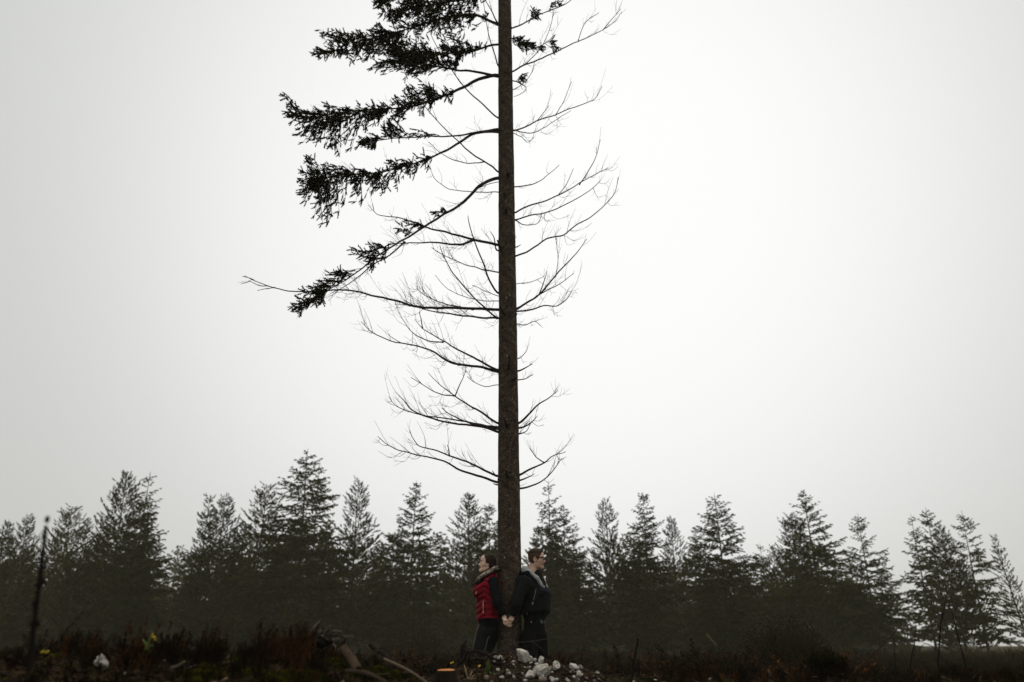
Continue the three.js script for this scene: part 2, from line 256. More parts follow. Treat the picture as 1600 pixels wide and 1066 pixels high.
// [kind, x and y of its top in the photograph, distance, label, widen]
const ROW = [
  ['P1', 14, 812, 52, 'thin pine standing at the left edge of the forest, cut off by the frame', 1, 'thin pine cut off by the left edge'],
  ['P0', 47, 806, 47, 'bushy pine just behind the tall dark dead stalk, left end of the forest', 1, 'bushy pine behind the dead stalk'],
  ['P4', 113, 792, 55, 'paler rounded pine between the dead stalk and the first tall pair of trees', 1, 'paler rounded pine'],
  ['P1', 138, 810, 47, 'slim dark pine with a bare lower trunk, left of the first tall pair of trees', 1, 'slim dark pine'],
  ['P2', 198, 738, 49, 'tall full pine with upright candle shoots, left one of the tall pair', 1, 'tall full pine of the left pair'],
  ['S3', 236, 738, 62, 'thin pale spruce top poking up behind the right side of the tall pair', 1, 'thin pale spruce top behind the left pair'],
  ['S2', 230, 778, 46, 'broad dark spruce with long layered boughs, right one of the tall pair', 1, 'broad dark spruce of the left pair'],
  ['P3', 328, 776, 60, 'pale spindly pine, left of two pines of equal height', 1, 'pale spindly pine'],
  ['P0', 354, 776, 50, 'bushy dark pine, right of two pines of equal height', 1, 'bushy pine beside it of equal height'],
  ['P1', 383, 815, 60, 'small pale pine tucked between the pine pair and a slender pine', 1, 'small pale pine'],
  ['P4', 417, 758, 54, 'slender pine immediately left of the tallest spruce', 1, 'slender pine beside the tallest spruce'],
  ['S0', 479, 703, 50, 'tallest spruce of the whole forest, above the heap of dead roots', 1, 'tallest spruce'],
  ['S3', 500, 724, 64, 'faint spruce top peeping out behind the tallest spruce on its right', 1, 'faint top beside the tallest spruce'],
  ['P5', 561, 748, 51, 'full pine just right of the tallest spruce', 1, 'full pine right of the tallest spruce'],
  ['S6', 652, 752, 51, 'symmetrical pointed spruce midway between the tallest spruce and the trunk', 1, 'symmetrical pointed spruce'],
  ['P1', 733, 768, 55, 'open crowned pine directly behind the woman in the red vest', 1, 'open crowned pine behind the woman'],
  ['S5', 764, 786, 70, 'faint pale spruce close beside the left edge of the big trunk', 1, 'faint spruce beside the big trunk'],
  ['S3', 858, 752, 60, 'tall pale spruce top directly above the man, right of the big trunk', 1, 'tall pale spruce above the man'],
  ['S6', 880, 790, 53, 'wide spruce behind the man, filling in under a paler top', 1, 'wide spruce behind the man'],
  ['P5', 945, 778, 53, 'dense pine with a blunt tip, second tree right of the man', 1, 'blunt tipped pine'],
  ['S5', 1003, 768, 51, 'tall straight spruce over the bare upright stick on the right of the couple', 1, 'straight spruce over the bare stick'],
  ['P1', 1048, 806, 57, 'lower pine leaning into the right side of a tall straight spruce', 1, 'lower pine beside the straight spruce'],
  ['S2', 1115, 772, 49, 'dark broad spruce with dense skirts, halfway between the man and the right edge', 1, 'dark broad spruce with dense skirts'],
  ['S1', 1086, 822, 60, 'small pale spruce half hidden on the left of a dark broad spruce', 1, 'small spruce beside the dark broad one'],
  ['S3', 1186, 848, 57, 'short thin spruce in the low gap left of a steeple-shaped spruce', 1, 'short thin spruce in the gap'],
  ['S6', 1253, 767, 49, 'steeple-shaped spruce behind the rusty bush, tallest tree on the right', 1, 'steeple shaped spruce'],
  ['P4', 1234, 804, 56, 'pine peeking out left of the steeple-shaped spruce', 1, 'pine beside the steeple shaped spruce'],
  ['P5', 1207, 850, 58, 'low bushy pine between the thin short spruce and the steeple-shaped one', 1, 'low bushy pine'],
  ['S4', 1340, 800, 47, 'open layered spruce standing clear, with sky visible between its boughs', 1, 'open layered spruce'],
  ['S3', 1424, 803, 50, 'left one of two thin spruce tops standing close together on the right', 1, 'left one of the two close tops'],
  ['S4', 1446, 792, 54, 'right one of two thin spruce tops standing close together on the right', 1, 'right one of the two close tops'],
  ['P2', 1468, 822, 47, 'dark bushy pine in front of the two close spruce tops', 1, 'dark bushy pine before the close tops'],
  ['S4', 1503, 798, 46, 'open spruce with a clear trunk, second from the right edge', 1, 'open spruce second from the right'],
];
for (const [k, px, py, d, label, w] of ROW) plantTree(k, px, py, d, label, null, w ?? 1);
plantTree('P3', 1553, 836, 43, 'sparse leaning pine with a bare stem at the right edge of the forest', null, 1, 0.10);
plantTree('P3', 1612, 880, 44, 'low pine cut off by the right edge of the photo', null, 1.1, 0.05);
// trees behind and under these, named by the tree they stand at
{
  const r = rng(77), kinds = ['LS', 'LP', 'LT', 'LS', 'LQ', 'LT'], made = [];
  const add = (kind, px, py, d, how, group, widen) => { let best = ROW[0]; for (const q of ROW) if (Math.abs(q[1] - px) < Math.abs(best[1] - px)) best = q; made.push([plantTree(kind, px, py, d, '', group, widen), how, best[6], px]); };
  const top = [[0, 868], [220, 838], [300, 868], [480, 830], [620, 858], [860, 850], [1180, 880], [1260, 865], [1420, 895]];
  for (let k = 0; k < 42; k++) { const px = -40 + k * 35 + r.n() * 14; if (px > 1395) break; add(kinds[k % 6], px, interp(top, px) + r.in(-34, 16), r.in(76, 92), 'shaded conifer half hidden behind the', 'half hidden conifers of the second row', 1.15); }
  for (let k = 0; k < 30; k++) { const px = -60 + k * 48 + r.n() * 18; if (px > 1330) break; add(kinds[(k + 3) % 6], px, 888 + r.in(-14, 16), r.in(115, 150), 'distant conifer far behind the', 'pale conifers deep in the forest', 1.3); }
  for (let k = 0; k < 10; k++) { const px = 90 + k * 132 + r.n() * 30; add(['S1', 'P1', 'S3', 'P4'][k % 4], px, 915 + r.in(-28, 34), r.in(42, 46), 'small bushy conifer at the foot of the', 'small conifers before the forest edge', 1.15); }
  for (const m of made) { const same = made.filter((o) => o[1] === m[1] && o[2] === m[2]).sort((a, b) => a[3] - b[3]), k = same.indexOf(m); m[0].userData.label = (same.length === 1 ? '' : same.length === 2 ? ['left ', 'right '][k] : same.length === 3 ? ['left ', 'middle ', 'right '][k] : ['leftmost ', 'second ', 'third ', 'fourth ', 'fifth '][k]) + m[1] + ' ' + m[2]; }
}
// ---------------------------------------------------------------- the tall bare-sided spruce
{
  const T = thing('spruce_tree', 'tall near spruce, bare but for upper left boughs, two people leaning on its trunk', 'tree');
  const axisPx = [[-420, 783], [0, 788.5], [260, 791], [520, 793.5], [745, 795], [860, 796], [1130, 796]], widthPx = [[-420, 9], [0, 20], [130, 22.5], [260, 24.6], [520, 28.6], [620, 31], [760, 34], [860, 36.5], [1000, 38], [1130, 46]];
  const pts = [], rad = [];
  for (let k = 0; k <= 150; k++) { const py = 1150 - (1150 + 330) * k / 150, p = at(interp(axisPx, py), py, 0); pts.push(p); const D = (EYE.z) * Math.cos(PITCH) + (p.y - EYE.y) * Math.sin(PITCH); rad.push(interp(widthPx, py) / 2 * D / 1200); }
  const trunk = new MB().tube(pts, (t, a = 0) => { const k = t * 150, i = Math.min(149, Math.floor(k)), y = pts[Math.round(k)].y; const whorl = Math.exp(-Math.pow(((y + 0.18) % 0.62 - 0.31) / 0.06, 2)); return lerp(rad[i], rad[i + 1], k - i) * (1 + 0.035 * N3(Math.cos(a) * 1.2, y * 2.2, Math.sin(a) * 1.2) + 0.02 * N3(Math.cos(a) * 4, y * 9, Math.sin(a) * 4) + 0.02 * whorl); }, 40, true);
  const g = trunk.geo(); part('trunk', g, MAT.bark, T);
  const r = rng(5);
  const rAt = (py) => rad[clamp(Math.round((1150 - py) / 1480 * 150), 0, 150)];
  // a shoot of living foliage: short twig clothed in needles
  const shoot = new MB(true);
  { const q = rng(31); for (let v = 0; v < 3; v++) { shoot.col = [1, 1, 1]; } tuft(shoot, V(0, 0, 0), V(0, 1, 0), 1, q, 40, 0.33, 0.066, 1); shoot.col = [0.8, 0.6, 0.4]; shoot.tube([V(0, -0.2, 0), V(0, 0.95, 0)], [0.035, 0.02], 4, false); }
  const shootGeo = shoot.geo();
  // a branch: line in the photograph, thickness in pixels there, how far it comes toward (+) or goes away (-) per metre of its length, fine twigs, foliage patches
  function branch(line, thick, tow, o = {}) {
    const base = at(...line[0], 0), m = new MB(true); m.col = [1, 1, 1]; let run = 0; const P = [];
    line.forEach(([x, y], k) => { if (k) run += Math.hypot(x - line[k - 1][0], y - line[k - 1][1]) / 125; P.push(at(x, y, tow * run + 0.10 * Math.sin(run * 2.3 + line[0][1]) * Math.min(1, run * 3))); });
    const q = V(base.x, base.y, 0).lerp(P[0], 0.2); if (!o.free) P.unshift(P[0].clone().add(V(line[1][0] < line[0][0] ? 0.07 : -0.07, -0.01, -Math.sign(tow || 1) * 0.0)));
    const C = catmull(P, Math.max(8, P.length * 4));
    for (let k = 3; k < C.length; k++) C[k].add(V(0, 0.012 * N3(C[k].x * 7, C[k].y * 7, line[0][1]), 0.02 * N3(C[k].x * 5, line[0][1], 2)));
    const r0 = thick / 2 / 128;
    m.tube(C, (t) => lerp(r0, Math.min(0.0035, r0), Math.pow(t, o.thin ?? 0.9)) * (1 + (t < 0.05 ? 0.35 * (1 - t / 0.05) : 0)), 6);
    const n = Math.round((o.twigs ?? 10) * 0.78);
    for (let k = 0; k < n; k++) {                               // fine dead twigs that curve up
      const t = r.in(o.from ?? 0.22, o.to ?? 1), i = Math.min(C.length - 2, Math.floor(t * (C.length - 1))), p = C[i], d = C[i + 1].clone().sub(p).normalize();
      const L = r.in(0.08, 0.34) * (o.long ?? 1), down = r() < 0.38 ? -1 : 1, w = V(r.n() * 0.5, down * r.in(0.3, 1.0), r.n() * 1.1);
      const a = d.clone().multiplyScalar(r.in(0.5, 1.1)).add(w).normalize(), e = p.clone().addScaledVector(a, L * 0.5).add(V(0, -0.01, 0)), f = e.clone().addScaledVector(a, L * 0.3).addScaledVector(d, L * 0.3).add(V(0, L * r.in(0.05, 0.45), 0));
      const tw = catmull([p, e, f], 6); m.tube(tw, [r.in(0.0021, 0.0034), 0.0012], 4, false);
      const sub = r() < 0.7 ? Math.floor(r.in(1, 5)) : 0;
      for (let s = 0; s < sub; s++) { const b = tw[Math.floor(r.in(1.5, 6))], h = a.clone().add(V(r.n() * 0.9, r.n() * 0.7 + 0.25, r.n() * 0.9)).normalize(), l = r.in(0.04, 0.15) * (o.long ?? 1); m.tube([b, b.clone().addScaledVector(h, l * 0.6), b.clone().addScaledVector(h, l).add(V(0, l * 0.2, 0))], [0.0016, 0.001], 3, false); }
    }
    const shoots = [], tint = [];
    for (const [bx, by, rx, ry, count, drop = 0] of o.green ?? []) for (let k = 0; k < count * 0.74; k++) {
      const an = r() * 6.283, q2 = Math.sqrt(r()), tx = bx + rx * q2 * Math.cos(an), ty = by + ry * q2 * Math.sin(an);
      let best = 0, bd = 1e9; const zMid = P[P.length >> 1].z;                                       // from the nearest place on the branch, a little nearer the trunk
      const flat = at(tx, ty, zMid); C.forEach((c, i) => { const dd = Math.hypot(c.x - flat.x, c.y - flat.y); if (dd < bd) { bd = dd; best = i; } });
      best = Math.max(0, best - Math.floor(r.in(0, 3)));
      const p = C[best], tip = at(tx, ty, p.z + r.n() * 0.30); const d = tip.clone().sub(p), mid = p.clone().lerp(tip, 0.5).add(V(0, 0.05 * d.length(), 0));
      const tw = catmull([p, mid, tip], 5); m.tube(tw, [0.0045, 0.002], 4, false);
      const dir = d.normalize(), outw = V(Math.sign(C[C.length - 1].x - C[0].x), -0.26, 0);
      const ns = Math.round(r.in(4, 7.4));
      for (let s = 0; s < ns; s++) {
        const b = tw[Math.max(1, 5 - Math.floor(s * 0.8))].clone(), h = dir.clone().multiplyScalar(0.6).addScaledVector(outw, 0.5).add(V(r.n() * 0.75, r.n() * 0.9 + drop, r.n() * 0.9)).normalize();
        const l = r.in(0.055, 0.095), quat = new THREE.Quaternion().setFromUnitVectors(UP, h);
        shoots.push(new THREE.Matrix4().compose(b, quat, V(l, l, l)));
        const c = r.in(0.6, 1.25), y = r() < 0.16 ? 1 : 0; tint.push(lin((0.105 + 0.12 * y) * c, (0.118 + 0.10 * y) * c, 0.032 * c));
      }
    }
    const b = part('branch', m.geo(), MAT.limb, T);
    if (shoots.length) {
      const f = new MB(true), sp = shootGeo.attributes.position.array, sn = shootGeo.attributes.normal.array, sc = shootGeo.attributes.color.array, si = shootGeo.index.array, v = V(0, 0, 0), nm = new THREE.Matrix3();
      shoots.forEach((M, k) => { const o0 = f.p.length / 3; nm.getNormalMatrix(M); for (let i = 0; i < sp.length; i += 3) { v.set(sp[i], sp[i + 1], sp[i + 2]).applyMatrix4(M); f.p.push(v.x, v.y, v.z); v.set(sn[i], sn[i + 1], sn[i + 2]).applyMatrix3(nm).normalize(); f.n.push(v.x, v.y, v.z); f.uv.push(0, 0); f.c.push(sc[i] * tint[k].r, sc[i + 1] * tint[k].g, sc[i + 2] * tint[k].b); } for (const i of si) f.i.push(i + o0); });
      const fm = part('foliage', f.geo(), MAT.needle, b); tag(fm, null, null, null, 'stuff');
    }
  }
  // left side, from the lowest whorl up
  branch([[777, 753], [745, 743], [720, 735], [700, 724], [670, 715], [635, 707], [610, 698], [590, 682]], 4.6, 0.15, { twigs: 16, from: 0.35 });
  branch([[777, 744], [755, 734], [730, 722], [702, 712], [680, 704], [655, 697], [645, 685], [640, 672]], 4.4, -0.35, { twigs: 18 });
  branch([[702, 712], [701, 702], [699, 695]], 2.6, -0.3, { twigs: 2, free: 1 }); branch([[776, 744], [769, 736]], 4.4, 0.2, { twigs: 0 }); branch([[776, 758], [770, 756]], 4, 0.4, { twigs: 0 });
  branch([[777, 675], [750, 666], [696, 660], [660, 648], [642, 640], [630, 625], [618, 613]], 4.8, 0.1, { twigs: 26, from: 0.25 });
  branch([[777, 667], [744, 664], [705, 649], [690, 637]], 4.2, 0.5, { twigs: 12 }); branch([[777, 671], [748, 663], [715, 657], [680, 652], [645, 645], [620, 635], [607, 620]], 3.6, -0.4, { twigs: 22, from: 0.3 });
  branch([[777, 661], [750, 643], [729, 631], [711, 619], [690, 604], [669, 583]], 4.4, -0.2, { twigs: 13 }); branch([[711, 619], [720, 598], [728, 580]], 2.2, 0.3, { twigs: 2, free: 1 }); branch([[711, 619], [690, 616], [666, 605], [642, 590]], 2.0, 0.4, { twigs: 6, free: 1 });
  branch([[778, 579], [750, 564], [720, 549], [696, 535], [660, 513], [648, 499]], 4.8, -0.35, { twigs: 24, from: 0.1 }); branch([[660, 513], [658, 500], [655, 488]], 2.4, -0.3, { twigs: 3, free: 1 });
  branch([[778, 581], [747, 573], [708, 568], [693, 560], [672, 547], [648, 540], [609, 532], [579, 517], [564, 502]], 5.2, 0.25, { twigs: 40, from: 0.08 });
  branch([[693, 535], [666, 532], [642, 517], [630, 500]], 2.2, 0.2, { twigs: 9, free: 1 }); branch([[777, 578], [755, 575], [735, 570], [715, 572]], 3.4, 0.7, { twigs: 14, from: 0.1 }); branch([[778, 602], [760, 604], [742, 598], [730, 588]], 1.6, 0.4, { twigs: 3 });
  branch([[778, 484], [700, 481], [654, 480], [623, 471], [583, 462], [554, 455], [518, 453], [480, 456], [450, 455], [420, 447], [400, 440], [383, 432]], 5.6, 0.1, { twigs: 62, from: 0.10, to: 0.58, thin: 0.7, long: 1.1 });
  branch([[420, 447], [405, 446], [388, 439]], 1.6, 0, { twigs: 2, free: 1, long: 0.5 }); branch([[400, 440], [392, 436], [378, 432]], 1.4, 0, { twigs: 2, free: 1, long: 0.5 }); branch([[430, 449], [415, 452], [402, 454]], 1.4, 0, { twigs: 1, free: 1, long: 0.5 });
  branch([[778, 498], [747, 496], [699, 490], [660, 483], [630, 468]], 4.6, 0.45, { twigs: 34, from: 0.15 }); branch([[740, 484], [700, 476], [670, 465], [650, 450]], 2.6, -0.5, { twigs: 30, from: 0.05, free: 1 });
  branch([[779, 497], [758, 482], [727, 450], [706, 424], [692, 398], [687, 382]], 3.6, 0.55, { twigs: 12 }); branch([[778, 458], [763, 434], [756, 413], [745, 387], [737, 363], [732, 345], [731, 337]], 3.8, 0.7, { twigs: 8 });
  branch([[778, 425], [750, 420], [724, 412], [695, 400], [674, 387]], 2.8, -0.3, { twigs: 18 }); branch([[776, 391], [772, 372], [766, 361]], 3.4, 0.8, { twigs: 2 }); branch([[778, 462], [758, 455], [738, 446]], 1.7, 0.2, { twigs: 5 });
  branch([[778, 470], [740, 468], [700, 452], [680, 430]], 1.8, -0.6, { twigs: 10 });
  branch([[778, 383], [745, 375], [727, 371], [692, 362], [671, 357], [648, 348], [620, 340], [590, 335], [575, 320]], 5.4, -0.2, { twigs: 30, from: 0.15 });
  branch([[742, 374], [719, 382], [679, 379], [640, 380], [620, 381]], 5.0, 0.1, { twigs: 34, from: 0.05, free: 1, thin: 0.8 });
  branch([[778, 278], [750, 290], [732, 308], [714, 323], [692, 336], [666, 352], [640, 369], [620, 381], [590, 400], [560, 424], [535, 440], [510, 455], [480, 475], [465, 495]], 7, 0.12, { twigs: 26, from: 0.1, thin: 0.7,
    green: [[578, 393, 28, 14, 16], [560, 398, 20, 10, 6], [582, 418, 10, 8, 5], [532, 432, 16, 9, 9], [508, 448, 20, 10, 16], [488, 465, 22, 12, 24], [466, 480, 16, 8, 12], [688, 332, 10, 8, 4], [640, 352, 16, 10, 7], [630, 358, 8, 6, 2]] });
  branch([[632, 378], [610, 398], [585, 412], [556, 436], [530, 452], [515, 460]], 3, 0.3, { twigs: 14, free: 1 }); branch([[778, 268], [768, 260], [729, 234], [718, 222], [693, 200], [654, 154], [640, 138]], 3.6, 0.6, { twigs: 10 });
  branch([[777, 300], [740, 300], [705, 296], [680, 280], [672, 262]], 2.0, -0.4, { twigs: 9 }); branch([[777, 285], [752, 292], [735, 302]], 1.6, 0.3, { twigs: 8 }); branch([[756, 253], [735, 256], [710, 250], [690, 240], [670, 222]], 2, 0.2, { twigs: 6, free: 1 });
  branch([[777, 203], [750, 207], [738, 210], [715, 225], [690, 238], [665, 249], [640, 258], [600, 268], [560, 272], [520, 275], [490, 280]], 7, -0.1, { twigs: 24, from: 0.1, thin: 0.75,
    green: [[626, 264, 28, 16, 30, -0.2], [600, 282, 30, 18, 22, -0.3], [560, 278, 36, 16, 36, -0.1], [520, 280, 36, 26, 44, -0.1], [490, 270, 20, 22, 24], [495, 305, 26, 14, 22, -0.2], [520, 320, 26, 14, 22, -0.3], [505, 338, 16, 10, 14, -0.2], [480, 292, 16, 16, 14], [560, 310, 14, 10, 8, -0.3], [663, 250, 18, 12, 9], [486, 250, 6, 8, 3]] });
  branch([[777, 207], [745, 207], [715, 212], [680, 213], [640, 215], [600, 218], [570, 225]], 4.4, 0.35, { twigs: 16, green: [[612, 204, 20, 14, 18], [575, 222, 16, 10, 14], [655, 206, 16, 8, 5], [585, 215, 14, 6, 5]] });
  branch([[777, 184], [755, 163], [729, 140], [704, 107], [680, 68], [668, 40]], 3.4, 0.75, { twigs: 6 });
  branch([[777, 118], [750, 123], [725, 136], [700, 147], [680, 155], [650, 165], [610, 170], [580, 170], [540, 175], [500, 185], [465, 180]], 8, 0.05, { twigs: 20, thin: 0.75,
    green: [[650, 158, 34, 22, 44], [615, 178, 30, 16, 30, -0.1], [560, 178, 44, 18, 54, -0.1], [505, 178, 30, 18, 28], [470, 180, 22, 12, 22], [453, 158, 10, 18, 12], [520, 208, 34, 18, 34, -0.2], [485, 210, 22, 14, 20, -0.2], [535, 228, 22, 12, 16, -0.3], [690, 146, 24, 14, 12], [656, 140, 18, 14, 16], [575, 198, 22, 14, 12, -0.2]] });
  branch([[777, 120], [745, 112], [715, 110], [690, 105], [660, 100], [620, 88], [590, 80]], 6, -0.3, { twigs: 12, green: [[660, 98, 44, 20, 50], [620, 92, 34, 22, 44], [690, 90, 34, 14, 24], [650, 75, 40, 20, 44], [600, 105, 20, 12, 12, -0.2], [640, 116, 20, 8, 8, -0.2]] });
  branch([[777, 69], [750, 76], [730, 82], [700, 83], [670, 82], [640, 80], [600, 76]], 5, 0.3, { twigs: 10, green: [[720, 76, 26, 10, 20], [680, 84, 40, 14, 36], [640, 92, 40, 24, 46], [705, 60, 26, 14, 14], [760, 76, 12, 8, 3]] });
  branch([[778, 38], [760, 30], [735, 22], [715, 24], [690, 28], [650, 42], [620, 50], [580, 60], [540, 70], [510, 85]], 7, -0.05, { twigs: 12, thin: 0.7,
    green: [[670, 34, 46, 20, 56], [620, 52, 40, 22, 60], [580, 66, 34, 22, 48], [545, 66, 30, 20, 36], [515, 56, 22, 16, 20], [508, 84, 18, 10, 20], [560, 86, 28, 12, 22, -0.2], [715, 40, 30, 20, 28], [600, 82, 30, 12, 18, -0.2], [740, 20, 24, 14, 14]] });
  branch([[780, 105], [773, 85], [765, 60], [760, 35], [754, -8]], 3.4, 0.5, { twigs: 6 }); branch([[779, 37], [768, 18], [752, -10]], 4.4, 0.35, { twigs: 5 });
  branch([[781, -22], [740, -5], [700, 3], [660, 10], [620, 16], [592, 4]], 7, 0.2, { twigs: 8, green: [[660, 14, 44, 18, 60], [620, 12, 30, 18, 44], [700, 10, 36, 18, 40], [735, 4, 28, 14, 20], [598, 2, 14, 8, 10], [640, -12, 50, 14, 40]] });
  branch([[781, -60], [740, -50], [700, -40], [650, -30], [610, -30]], 6, -0.3, { twigs: 6, green: [[660, -34, 60, 18, 60], [720, -44, 40, 14, 30], [625, -10, 36, 12, 26]] });
  branch([[782, -130], [745, -125], [700, -110], [650, -95]], 5.5, 0.1, { twigs: 6, green: [[690, -104, 60, 20, 60], [735, -120, 40, 14, 30]] }); branch([[782, -200], [750, -205], [710, -195], [680, -180]], 4.5, -0.2, { twigs: 4, green: [[715, -190, 44, 16, 50]] });
  branch([[784, -260], [760, -275], [730, -280]], 3.5, 0.2, { twigs: 2, green: [[750, -274, 30, 16, 36]] }); branch([[788, -250], [810, -265], [835, -275]], 3.5, 0.1, { twigs: 4, green: [[815, -265, 24, 12, 20]] }); branch([[790, -140], [825, -160], [870, -185]], 3.5, -0.3, { twigs: 8 });
  branch([[790, -60], [830, -80], [880, -110]], 3.5, 0.3, { twigs: 10 });
  // right side, all bare
  branch([[799, 44], [815, 38], [832, 30], [845, 22], [880, 8], [896, -3], [915, -16]], 3.6, 0.15, { twigs: 10, green: [[836, 21, 9, 6, 8], [868, 7, 6, 4, 3]] });
  branch([[800, 112], [822, 100], [850, 90], [878, 76], [905, 64], [935, 50], [958, 36], [972, 18]], 3.6, -0.2, { twigs: 20 }); branch([[903, 65], [911, 42], [920, 30], [936, 20]], 1.6, 0.2, { twigs: 7, free: 1 }); branch([[943, 46], [956, 30], [970, 14]], 1.8, 0.2, { twigs: 5, free: 1 });
  branch([[800, 60], [815, 70], [838, 74], [855, 66], [866, 54]], 2.8, 0.4, { twigs: 6, green: [[808, 64, 8, 6, 7], [820, 72, 14, 8, 18], [868, 78, 8, 5, 5], [842, 74, 8, 4, 3]] });
  branch([[820, 101], [836, 86], [848, 70], [860, 42], [866, 15]], 1.9, 0.5, { twigs: 7, free: 1 }); branch([[801, 126], [812, 130], [822, 137], [818, 144], [803, 151]], 2.6, 0.8, { twigs: 6, long: 0.6, green: [[817, 120, 5, 4, 3]] }); branch([[801, 140], [820, 128], [830, 115], [836, 95]], 1.6, 0.4, { twigs: 4 });
  branch([[802, 204], [818, 200], [840, 188], [868, 180], [890, 170], [915, 161], [930, 154], [941, 135]], 3.2, 0.2, { twigs: 18 }); branch([[868, 180], [880, 160], [893, 127]], 1.7, 0.1, { twigs: 3, free: 1 }); branch([[840, 188], [850, 175], [858, 165]], 1.6, -0.2, { twigs: 3, free: 1 });
  branch([[803, 203], [828, 208], [850, 200], [870, 186], [892, 173]], 2.2, -0.5, { twigs: 12 }); branch([[803, 208], [815, 214], [825, 222], [834, 216]], 1.6, 0.5, { twigs: 9, long: 0.6 });
  branch([[804, 292], [822, 290], [838, 286], [858, 272], [874, 258]], 2.6, 0.3, { twigs: 4 });
  branch([[805, 332], [822, 323], [850, 315], [872, 305], [895, 293], [912, 282], [935, 270], [950, 262]], 3.4, -0.15, { twigs: 16 }); branch([[905, 289], [918, 270], [930, 248], [938, 218]], 2.0, 0.1, { twigs: 4, free: 1 }); branch([[873, 304], [885, 288], [896, 264]], 1.5, 0.2, { twigs: 3, free: 1 });
  branch([[806, 343], [825, 337], [855, 332], [880, 322], [905, 308], [925, 295], [938, 283]], 3.0, 0.3, { twigs: 16 }); branch([[806, 344], [816, 350], [838, 350], [846, 338]], 2.6, -0.4, { twigs: 8, long: 0.7 }); branch([[806, 386], [814, 382]], 3.4, 0.2, { twigs: 1, long: 0.4 });
  branch([[806, 400], [828, 391], [855, 373], [880, 367], [900, 352], [925, 338], [945, 320], [960, 302], [967, 275]], 3.4, 0.05, { twigs: 20 }); branch([[868, 433], [872, 405], [868, 370]], 1.4, 0, { twigs: 4, free: 1 });
  branch([[808, 483], [825, 472], [843, 460], [870, 428], [890, 408], [905, 390], [917, 373]], 4.4, 0.1, { twigs: 12 }); branch([[808, 481], [830, 469], [850, 456], [875, 443], [897, 427]], 3.8, -0.3, { twigs: 12 });
  branch([[808, 487], [830, 484], [850, 477], [870, 478], [885, 468], [893, 456]], 3.4, 0.4, { twigs: 18, from: 0.1 }); branch([[843, 459], [850, 440], [855, 424]], 2.4, 0.2, { twigs: 1, free: 1 }); branch([[808, 444], [830, 440], [850, 432]], 1.4, 0.2, { twigs: 2 });
  branch([[808, 507], [820, 508], [835, 502], [845, 509]], 2, 0.3, { twigs: 10, long: 0.6 });
  branch([[811, 579], [822, 574], [832, 569]], 4, 0.2, { twigs: 3, long: 0.6 }); branch([[811, 594], [822, 592], [832, 586]], 2.4, 0.2, { twigs: 4, long: 0.5 }); branch([[811, 560], [820, 552], [824, 546]], 1.6, 0.2, { twigs: 4, long: 0.6 });
  branch([[812, 661], [828, 645], [840, 633], [858, 622], [872, 610]], 4.6, 0.15, { twigs: 6 }); branch([[812, 668], [828, 662], [840, 650]], 4.4, 0.5, { twigs: 9, long: 0.7 }); branch([[813, 678], [822, 674], [828, 664]], 3, -0.3, { twigs: 6, long: 0.6 });
  branch([[812, 743], [828, 733], [850, 724], [862, 714], [884, 706]], 4.6, 0.1, { twigs: 8 }); branch([[850, 723], [838, 715], [828, 700]], 2, 0.3, { twigs: 2, free: 1 }); branch([[812, 751], [825, 746], [835, 741]], 4.2, 0.3, { twigs: 2, long: 0.5 }); branch([[813, 764], [835, 758], [855, 745], [868, 730], [878, 716]], 3.8, -0.2, { twigs: 5 });
  // stubs and twigs on the side that faces the camera
  for (const [x0, y0, x1, y1, w] of [[794, 579, 797, 556, 5], [792, 668, 788, 652, 5], [793, 746, 791, 734, 6], [789, 493, 781, 478, 4.5], [785, 395, 777, 375, 4.5], [794, 275, 793, 268, 6], [789, 305, 787, 300, 5], [790, 332, 791, 325, 6], [803, 592, 806, 590, 5]]) {
    const p = at(x0, y0, rAt(y0) * 0.8), e = at(x1, y1, rAt(y0) + 0.12), m = new MB().tube(catmull([p, p.clone().lerp(e, 0.5).add(V(0, -0.01, 0.02)), e], 6), [w / 256 * 1.0, w / 256 * 0.55], 7); part('branch_stub', m.geo(), MAT.limb, T);
  }
  { const m = new MB(); const z = 0.15; m.tube(catmull([at(793, 744, z), at(797, 712, z + 0.05), at(798, 694, z + 0.07), at(808, 674, z + 0.05)], 10), [0.007, 0.004], 5); m.tube(catmull([at(798, 694, z + 0.07), at(793, 690, z + 0.1), at(789, 686, z + 0.12)], 5), [0.004, 0.002], 4); part('twig', m.geo(), std({ color: lin(0.12, 0.08, 0.05) }), T); }
  // knots where whorls of dead branches broke off
  for (const y of [579, 586, 668, 661, 748, 741, 493, 500, 392, 332, 275, 208, 120, 44, 640, 705]) for (let k = 0; k < 2; k++) { const R = rAt(y), an = r.in(-1.3, 1.3), c = at(interp(axisPx, y), y + r.n() * 3, 0), g = new THREE.SphereGeometry(1, 12, 9); const pp = g.attributes.position; for (let i = 0; i < pp.count; i++) { const q = 1 + 0.25 * N3(pp.getX(i) * 2 + y, pp.getY(i) * 2, pp.getZ(i) * 2 + k); pp.setXYZ(i, pp.getX(i) * q * 0.024, pp.getY(i) * q * 0.018, pp.getZ(i) * q * 0.016); } g.computeVertexNormals(); g.rotateY(an); g.translate(c.x + Math.sin(an) * R * 0.97, c.y, Math.cos(an) * R * 0.97); part('knot', g, MAT.limb, T); }
